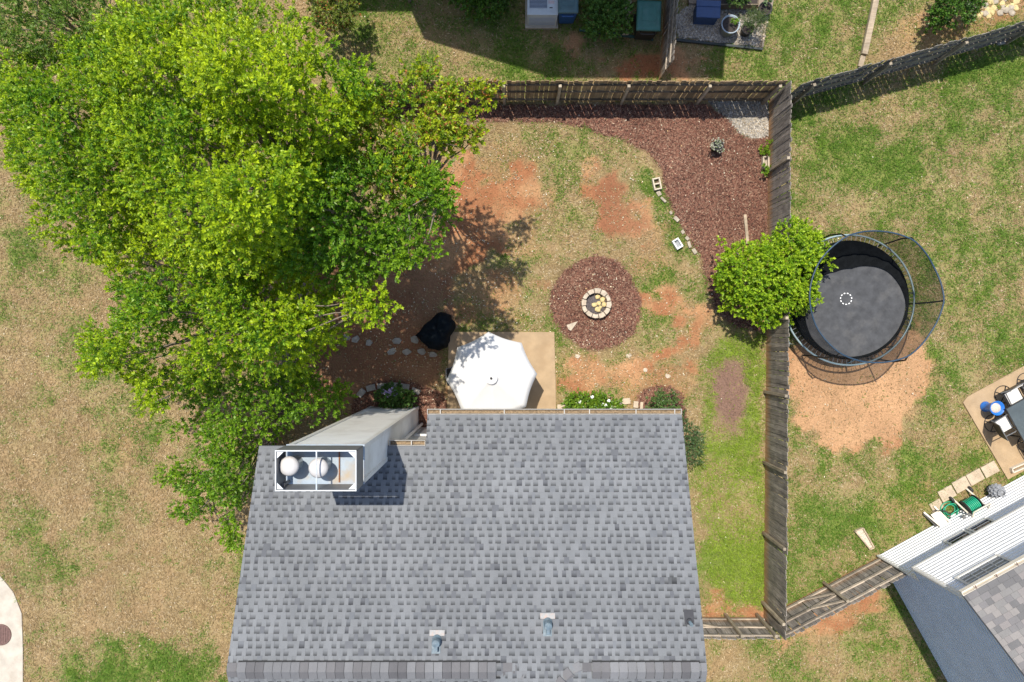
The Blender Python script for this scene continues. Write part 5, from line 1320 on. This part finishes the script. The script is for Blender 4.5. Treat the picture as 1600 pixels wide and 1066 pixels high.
def clumps(poly, ze, zt, sp, r, edge, seed, lump=1.2, lumpamp=1.0, layers=((0, 1.0),), drop=0.0, lobed=False):
    warp = 80 if lobed else 34
    xs = [p[0] for p in poly]; ys = [p[1] for p in poly]; out = []; nor = []
    zm = ze * .4 + zt * .6; st = sp * F / (H - zm); new = []; lobes = None
    if lobed:
        lx, ly = np.meshgrid(np.arange(min(xs) - 80, max(xs) + 80, lump * F / (H - zm)), np.arange(min(ys) - 80, max(ys) + 80, lump * F / (H - zm)))
        lx = (lx.ravel() - 800) * (H - zm) / F; ly = (533 - ly.ravel()) * (H - zm) / F
        lobes = np.stack([lx + r.uniform(-.42, .42, lx.size) * lump, ly + r.uniform(-.42, .42, lx.size) * lump, r.uniform(-1, 1, lx.size), r.random(lx.size)], 1)
    for (down, dens) in layers:
        x, y = np.meshgrid(np.arange(min(xs), max(xs), st), np.arange(min(ys), max(ys), st)); x = x.ravel() + r.uniform(-.5, .5, x.size) * st; y = y.ravel() + r.uniform(-.5, .5, y.size) * st
        k = r.random(x.size) < dens; x, y = x[k], y[k]
        X0 = (x - 800) * (H - zm) / F; Y0 = (533 - y) * (H - zm) / F
        sd_ = sdist(x, y, poly) + (fbm(X0, Y0, 1.1, seed, 4) - .46) * warp - .30 * st
        k = sd_ > 0
        if drop: k &= fbm(X0, Y0, .9, seed + 9, 3) > drop
        x, y, X0, Y0, sd_ = x[k], y[k], X0[k], Y0[k], sd_[k]
        e = np.clip(sd_ * (H - zm) / F / edge, 0, 1); dome = np.sqrt(1 - (1 - e) ** 2)
        if lobes is not None:
            dd = np.hypot(X0[:, None] - lobes[None, :, 0], Y0[:, None] - lobes[None, :, 1]); li = dd.argmin(1); dn = dd.min(1) / (lump * .62)
            lum = (np.sqrt(np.clip(1 - dn ** 2, 0, 1)) - .55) * lumpamp + lobes[li, 2] * lumpamp * .5
            if down == 0:
                keep = (dn < .90) | (r.random(len(x)) < .15)
            else: keep = (dn < 1.0) | (r.random(len(x)) < .5)
            x, y, X0, Y0, e, dome, lum, li, dn = x[keep], y[keep], X0[keep], Y0[keep], e[keep], dome[keep], lum[keep], li[keep], dn[keep]
            new.append(lobes[li, 3])
        else:
            lum = (fbm(X0, Y0, lump, seed + 3, 2) - .5) * 2 * lumpamp; new.append(r.random(len(x)))
        z = ze + (zt - ze) * dome + lum * (.35 + .65 * e) + r.uniform(-.15, .15, len(x)) - down * (.5 + r.random(len(x))) 
        z = np.maximum(z, .12)
        kk = (H - z) / F; C = np.stack([(x - 800) * kk, (533 - y) * kk, z], 1)
        out.append(C)
        cen = np.array([np.mean(C[:, 0]), np.mean(C[:, 1])]) if len(C) else np.zeros(2)
        nv = np.zeros_like(C); nv[:, :2] = (C[:, :2] - cen) / (np.linalg.norm(C[:, :2] - cen, axis=1)[:, None] + .3) * (1 - e[:, None]) ; nv[:, 2] = .35 + e
        nor.append(nv / np.linalg.norm(nv, axis=1)[:, None])
    return np.concatenate(out), np.concatenate(nor), np.concatenate(new)

def plant(name, label, cat, poly, base, ze, zt, sp, edge, nshoot, nleaf, ll, lw, shoot, cold, cnew, seed, group=None, trunk=.16, limbs=30, red=0., mat='leaf',
          lump=1.2, lumpamp=1.0, layers=((0, 1.0), (.8, .8), (1.7, .5)), rcl=.34, drop=0., trunk_name='trunk', crown_name='crown', bare=0, newbias=1.0, flat=.6, up=.35, redcol=(0.30, 0.10, 0.04), twigs=0, lobed=False, extra=()):
    r = np.random.default_rng(seed); q = random.Random(seed)
    b0 = P(*base) if len(base) == 2 else P(base[0], base[1], base[2])
    t = thing(name, b0, label, cat, group)
    C, Nn, nw = clumps(poly, ze, zt, sp, r, edge, seed, lump, lumpamp, layers, drop, lobed)
    if extra:
        E = np.array([tuple(P(x, y, z)) for x, y, z in extra]); E = np.concatenate([E, E + r.uniform(-.28, .28, E.shape) * (1, 1, .6)])
        ne = len(C); C = np.concatenate([C, E]); Nn = np.concatenate([Nn, np.tile((0, 0, 1.), (len(E), 1))]); nw = np.concatenate([nw, r.uniform(.5, 1, len(E))])
    V, k, col = leaves(C, Nn, rcl * r.uniform(.7, 1.25, len(C)), nshoot, nleaf, ll, lw, shoot, cold, cnew, r, red, up, flat, newbias, redcol, nw)
    np_mesh(crown_name, V, k, 4, M[mat], col, t)
    b = MB()
    cx, cy, cz = C.mean(0); fork = Vector((b0.x * .55 + cx * .45, b0.y * .55 + cy * .45, b0.z + (cz - b0.z) * .38))
    if trunk:
        b.tube([b0 - Vector((0, 0, .1)), b0.lerp(fork, .35) + Vector((q.uniform(-.06, .06), q.uniform(-.06, .06), 0)), fork], [trunk * 1.25, trunk, trunk * .8], 10)
        ids = r.choice(len(C), min(limbs, len(C)), replace=False)
        for i in ids:
            e = Vector(C[i]); s0 = b0.lerp(fork, q.uniform(.55, 1.0)); m1 = s0.lerp(e, .45) + Vector((q.uniform(-.2, .2), q.uniform(-.2, .2), .10 * (e - s0).length)) * min(1, (e - s0).length)
            m2 = s0.lerp(e, .78) + Vector((q.uniform(-.12, .12), q.uniform(-.12, .12), .08)) * min(1, (e - s0).length)
            r0 = trunk * q.uniform(.22, .42)
            b.tube([s0, m1, m2, e], [r0, r0 * .62, r0 * .36, r0 * .12], 6)
            for _ in range(twigs):
                j = min(range(0, len(C)), key=lambda jj: (Vector(C[jj]) - m2).length + q.random() * .8) if len(C) < 400 else q.randrange(len(C))
                e2 = Vector(C[j])
                if (e2 - m2).length < 1.8: b.tube([m2, m2.lerp(e2, .5) + Vector((q.uniform(-.1, .1), q.uniform(-.1, .1), .05)), e2], [r0 * .3, r0 * .2, r0 * .08], 5)
        for x, y, z in extra:
            e = P(x, y, z); s0 = Vector(C[:ne][np.argsort(np.linalg.norm(C[:ne] - np.array(e), axis=1))[min(14, ne - 1)]]) - Vector((0, 0, .7))
            b.tube([s0, s0.lerp(e, .5) + Vector((q.uniform(-.08, .08), q.uniform(-.08, .08), .05)), e], [.022, .015, .006], 5)
    if len(b.v): b.build(trunk_name, M['bark'], t, True)
    return t
YG, MG = (0.58, 0.69, 0.016), (0.105, 0.25, 0.011)
TREES = 'trees crowding the left side'
LY = ((0, 1.0), (.6, .9), (1.2, .8), (2.0, .6))
BIG = dict(sp=.31, edge=1.5, nshoot=9, nleaf=13, ll=.086, lw=.045, shoot=.18, lump=1.35, layers=LY, lobed=True, rcl=.30)
plant('broadleaf_tree', 'largest tree of the left side, broad yellow green crown in the upper left', 'tree',
      [(150,60),(215,10),(300,0),(380,-10),(450,20),(540,50),(565,110),(590,170),(560,250),(500,300),(520,350),(470,400),(430,420),(330,420),(250,380),(210,330),(180,250),(160,150)],
      (520, 330), 6.4, 9.4, cold=MG, cnew=YG, seed=31, group=TREES, trunk=.22, limbs=46, lumpamp=2.0, drop=.10, **BIG)
plant('broadleaf_tree', 'tall deep green tree between the yellow green crowns and the bare clay', 'tree',
      [(470,260),(560,235),(640,250),(688,262),(694,300),(690,335),(672,362),(640,385),(600,402),(560,432),(500,445),(440,430),(420,370),(440,300)],
      (640, 410), 7.4, 8.8, cold=(0.085, 0.21, 0.012), cnew=(0.36, 0.52, 0.018), seed=37, group=TREES, trunk=.17, limbs=36, lumpamp=1.4, newbias=.8, drop=.08, extra=[(655,395,8.2),(646,404,8.2),(638,396,8.3),(622,408,8.2),(608,420,8.2),(668,378,8.3),(690,300,8.2),(692,318,8.2)], **BIG)
plant('broadleaf_tree', 'yellow green tree at the left picture edge over the dry lawn', 'tree',
      [(-30,120),(30,95),(110,60),(190,70),(250,170),(260,290),(230,370),(180,395),(110,385),(60,350),(75,320),(25,265),(10,200),(-30,180)],
      (300, 310), 4.2, 7.0, cold=MG, cnew=YG, seed=32, group=TREES, trunk=.15, limbs=34, lumpamp=1.8, drop=.22, twigs=1, extra=[(66,352,4.6),(80,362,4.6),(98,372,4.6),(64,335,4.6),(30,262,5),(42,268,5),(20,250,5),(12,205,5),(22,215,5)], **BIG)
plant('broadleaf_tree', 'red tipped tree reaching over the brown fence at the top', 'tree',
      [(540,120),(600,130),(650,126),(665,136),(690,140),(700,152),(712,160),(716,172),(735,190),(752,205),(738,225),(712,238),(700,255),(680,262),(690,290),(640,320),(560,320),(520,240)],
      (680, 300), 6.6, 7.8, layers=((0, 1.), (.6, .8), (1.2, .5)), sp=.29, edge=1.2, lobed=True, lump=.9, rcl=.26, nshoot=8, nleaf=11, ll=.10, lw=.048, shoot=.2, cold=(0.11, 0.235, 0.013), cnew=(0.56, 0.60, 0.020), seed=33, group=TREES, trunk=.13, limbs=30, red=.09, lumpamp=.8, drop=.20, twigs=1, redcol=(0.34, 0.13, 0.04),
      extra=[(700,150,7),(712,146,7),(720,158,7),(735,142,6.6),(748,150,6.5),(758,160,6.4),(770,152,6.3),(722,196,7.4),(735,200,7.4),(748,210,7.2),(740,222,7.2),(725,230,7.2),(668,118,6.6),(690,126,6.6),(642,116,6.6)])
plant('broadleaf_tree', 'bright yellow green tree spreading over the dry lawn in the middle left', 'tree',
      [(185,400),(250,370),(380,390),(500,420),(600,440),(596,480),(560,488),(545,505),(530,545),(500,560),(470,590),(400,600),(330,585),(262,590),(250,635),(215,610),(205,575),(150,580),(128,535),(140,515),(195,480),(180,440)],
      (492, 495), 4.6, 7.8, cold=MG, cnew=YG, seed=34, group=TREES, trunk=.17, limbs=40, lumpamp=1.9, drop=.16, twigs=1, extra=[(560,470,8),(572,476,8),(584,470,8),(592,478,8),(598,470,8),(590,486,7.8),(560,488,7.6),(140,530,5),(152,545,5),(146,575,5),(160,562,5),(215,600,4.8),(228,615,4.8),(240,630,4.7),(222,590,5)], **BIG)
plant('broadleaf_tree', 'darker green tree hugging the chimney above the roof corner', 'tree',
      [(330,590),(420,580),(490,590),(545,612),(530,650),(495,668),(450,690),(415,705),(400,760),(385,812),(368,855),(345,820),(322,800),(270,808),(300,770),(262,742),(300,715),(268,668),(300,650),(290,610)],
      (470, 640), 2.6, 4.8, layers=((0, 1.), (.6, .9), (1.2, .7)), sp=.28, edge=1.3, lobed=True, lump=.95, rcl=.26, nshoot=7, nleaf=11, ll=.09, lw=.046, shoot=.17, cold=(0.085, 0.205, 0.014), cnew=(0.32, 0.50, 0.02), seed=35, group=TREES, trunk=.11, limbs=34, lumpamp=.7, drop=.22, twigs=1, extra=[(280,796,2.8),(294,790,2.8),(308,800,2.8),(352,832,2.7),(366,848,2.6),(272,746,2.9),(286,740,2.9),(285,670,3),(298,664,3)])
plant('broadleaf_tree', 'sparse dull tree with bare grey twigs in the top left corner', 'tree',
      [(-60,-80),(180,-80),(240,-30),(225,50),(170,90),(90,95),(40,115),(-60,140)],
      (215, 120), 4.0, 5.6, sp=.33, edge=1.2, nshoot=8, nleaf=10, ll=.09, lw=.04, shoot=.2, cold=(0.085, 0.17, 0.022), cnew=(0.22, 0.33, 0.04), seed=36, group=TREES, trunk=.10, limbs=40, drop=.16, twigs=1)

# round shrub leaning over the fence
plant('round_shrub', 'dense round bright green shrub growing over the fence beside the trampoline', 'shrub',
      [(1122,430),(1130,400),(1152,388),(1185,379),(1215,370),(1228,352),(1255,356),(1270,372),(1290,388),(1288,420),(1278,445),(1270,472),(1246,488),(1222,496),(1190,503),(1150,490),(1128,465)],
      (1165, 445), 1.1, 2.5, sp=.21, edge=.95, nshoot=8, nleaf=9, ll=.085, lw=.05, shoot=.11, cold=(0.15, 0.31, 0.014), cnew=(0.54, 0.68, 0.03), seed=41, trunk=.07, limbs=14, mat='leaf', lump=.55, lumpamp=.34, layers=((0, 1.), (.4, .9), (.9, .7)), rcl=.17, extra=[(1140,392,1.5),(1262,366,1.9),(1286,404,1.7),(1236,494,1.3),(1132,478,1.2),(1274,462,1.5)])
GB = dict(nshoot=7, nleaf=8, ll=.06, lw=.028, shoot=.10, trunk=.035, limbs=12, mat='leaf_dense', lump=.4, lumpamp=.12, layers=((0, 1.), (.3, .8)), rcl=.15)
plant('evergreen_shrub', 'grey green shrub beside the right eave corner of the shingle roof', 'shrub', [(1040,640),(1062,648),(1075,655),(1095,680),(1106,700),(1100,720),(1085,728),(1060,735),(1040,700)], (1062, 690), .5, 1.3, .18, .6, cold=(0.07, 0.13, 0.045), cnew=(0.16, 0.24, 0.085), seed=42, **GB)
plant('evergreen_shrub', 'low green shrub in red mulch behind the gutter', 'shrub', [(1005,625),(1015,615),(1035,612),(1055,618),(1062,632),(1060,655),(1010,655)], (1032, 638), .35, .9, .16, .4, cold=(0.075, 0.15, 0.04), cnew=(0.17, 0.27, 0.07), seed=43, **GB)
sf = plant('flowering_shrub', 'glossy green shrub with white blossoms between retaining blocks', 'shrub', [(888,632),(893,622),(915,619),(940,622),(962,628),(968,640),(962,656),(892,656)], (926, 640), .3, .85, .15, .35, cold=(0.09, 0.20, 0.02), cnew=(0.28, 0.40, 0.03), seed=44, **{**GB, 'll': .085, 'lw': .05, 'nshoot': 6})
pf = plant('flowering_shrub', 'shaded shrub with mauve blossoms at the chimney foot', 'shrub', [(588,618),(600,605),(620,601),(640,608),(645,622),(636,632),(605,634),(590,628)], (616, 620), .3, .8, .16, .35, cold=(0.06, 0.13, 0.03), cnew=(0.14, 0.26, 0.05), seed=45, **{**GB, 'll': .09, 'lw': .055})
def blossoms(parent, pts, z, r, mat, n=1, seed=1):
    q = random.Random(seed)
    for (x, y) in pts:
        p = P(x, y, z); b = MB()
        for k in range(6):
            a = k*math.pi/3 + q.random(); d = Vector((math.cos(a), math.sin(a), 0)); s = Vector((-d.y, d.x, 0)); p2 = p + Vector((0, 0, q.uniform(0, .03)))
            b.add([p2, p2 + d*r*.6 + s*r*.4 + Vector((0, 0, .02)), p2 + d*r + Vector((0, 0, .005)), p2 + d*r*.6 - s*r*.4 + Vector((0, 0, .02))], [(0, 1, 2, 3)])
        b.build('blossom', mat, parent)
M['mauve'] = simple('mauve_petal', (0.36, 0.28, 0.48), 0.8, 0.2, 20)
blossoms(sf, [(906,628),(911,637),(933,635),(951,626),(955,637),(925,620),(942,632),(946,633)], .86, .06, M['white_paint'], seed=2)
blossoms(pf, [(604,615),(606,617),(611,614),(612,609),(615,612),(610,612),(600,612),(618,615)], .85, .10, M['mauve'], seed=3)
# small weeds along the fence
for i, (x, y, l) in enumerate(((1199,220,'small weed tuft at the gravel end of the fence'), (1196,237,'small weed above the pale hollow block at the fence'), (1199,266,'small weed below the pale hollow block at the fence'))):
    plant('weed', l, 'weed', [(x-5,y-5),(x+5,y-5),(x+5,y+5),(x-5,y+5)], (x, y), .12, .3, .12, .2, nshoot=6, nleaf=7, ll=.09, lw=.04, shoot=.07, cold=(0.12, 0.25, 0.02), cnew=(0.34, 0.46, 0.03), seed=60+i, trunk=0, limbs=0, lumpamp=.05, layers=((0, 1.),), rcl=.09, crown_name='leaves', group='weeds at the fence foot')
SH = dict(edge=.6, nshoot=7, nleaf=9, ll=.09, lw=.05, shoot=.12, trunk=.04, limbs=14, mat='leaf_dense', lump=.5, lumpamp=.2, layers=((0, 1.), (.4, .8)), rcl=.18, group='shrubs at the top edge')
plant('shrub', 'bushy yellow green and bronze shrub at the top beside the big tree', 'shrub', [(480,-10),(560,-20),(560,25),(552,45),(520,50),(490,30)], (525, 22), 1.0, 1.9, .22, cold=(0.09, 0.15, 0.03), cnew=(0.30, 0.34, 0.04), seed=70, red=.12, **SH)
plant('shrub', 'small shaded shrub at the top edge above the lawn shadow corner', 'shrub', [(622,-15),(655,-15),(655,8),(630,14)], (640, 3), .5, 1.0, .2, cold=(0.06, 0.14, 0.02), cnew=(0.16, 0.30, 0.03), seed=71, **SH)
plant('shrub', 'wide shaded shrub at the top edge left of the air conditioner', 'shrub', [(690,-15),(795,-15),(790,18),(745,28),(720,18)], (745, 10), .5, 1.1, .2, cold=(0.06, 0.14, 0.02), cnew=(0.15, 0.28, 0.03), seed=72, **SH)
plant('shrub', 'leafy shaded shrub between the blue bin and the green bin', 'shrub', [(912,-15),(985,-15),(988,10),(984,40),(950,54),(922,46),(912,20)], (948, 32), .6, 1.2, .2, cold=(0.08, 0.17, 0.03), cnew=(0.20, 0.34, 0.05), seed=73, **SH)
plant('shrub', 'dark glossy shrub behind the diagonal fence near the cobbles', 'shrub', [(1450,30),(1460,0),(1480,-20),(1540,-20),(1530,15),(1518,35),(1485,48),(1455,52)], (1478, 30), .6, 1.3, .2, cold=(0.045, 0.11, 0.018), cnew=(0.13, 0.27, 0.025), seed=74, **SH)
SM = dict(trunk=0, limbs=0, lumpamp=.06, layers=((0, 1.), (.15, .7)), group='potted plants')
plant('potted_plant', 'feathery evergreen plant in the black pot on the gravel', 'plant', [(1158,32),(1175,20),(1198,25),(1195,45),(1170,52)], (1163, 52, .35), .55, .9, .12, .3, nshoot=7, nleaf=14, ll=.06, lw=.012, shoot=.22, cold=(0.07, 0.12, 0.04), cnew=(0.16, 0.21, 0.07), seed=80, rcl=.12, crown_name='foliage', **SM)
plant('potted_plant', 'tiny light green seedling in the round blue grey pot', 'plant', [(1145,32),(1153,32),(1153,40),(1145,40)], (1136, 48, .44), .5, .6, .1, .2, nshoot=4, nleaf=6, ll=.07, lw=.04, shoot=.05, cold=(0.12, 0.25, 0.03), cnew=(0.3, 0.45, 0.04), seed=81, rcl=.05, crown_name='foliage', **SM)
plant('potted_plant', 'pale leafy plant in the black pot on the terrace corner', 'plant', [(1190,-5),(1212,-5),(1212,12),(1192,14)], (1190, 21, .3), .5, .75, .12, .3, nshoot=6, nleaf=8, ll=.09, lw=.05, shoot=.1, cold=(0.12, 0.2, 0.09), cnew=(0.28, 0.36, 0.2), seed=82, rcl=.1, crown_name='foliage', **SM)
plant('potted_plant', 'green plant in the long dark planter box', 'plant', [(1140,-8),(1165,-8),(1165,6),(1142,8)], (1150, 8, .4), .5, .7, .12, .3, nshoot=6, nleaf=8, ll=.08, lw=.03, shoot=.1, cold=(0.07, 0.14, 0.03), cnew=(0.17, 0.28, 0.06), seed=83, rcl=.1, crown_name='foliage', **SM)
plant('potted_plant', 'white and green plant filling the lone black pot in the mulch', 'plant', [(1114,222),(1130,221),(1131,236),(1116,238)], (1122, 228, .4), .44, .48, .09, .2, nshoot=4, nleaf=7, ll=.045, lw=.025, shoot=.04, cold=(0.50, 0.50, 0.44), cnew=(0.70, 0.70, 0.65), seed=84, rcl=.045, red=.18, redcol=(0.16, 0.30, 0.05), crown_name='foliage', **SM)
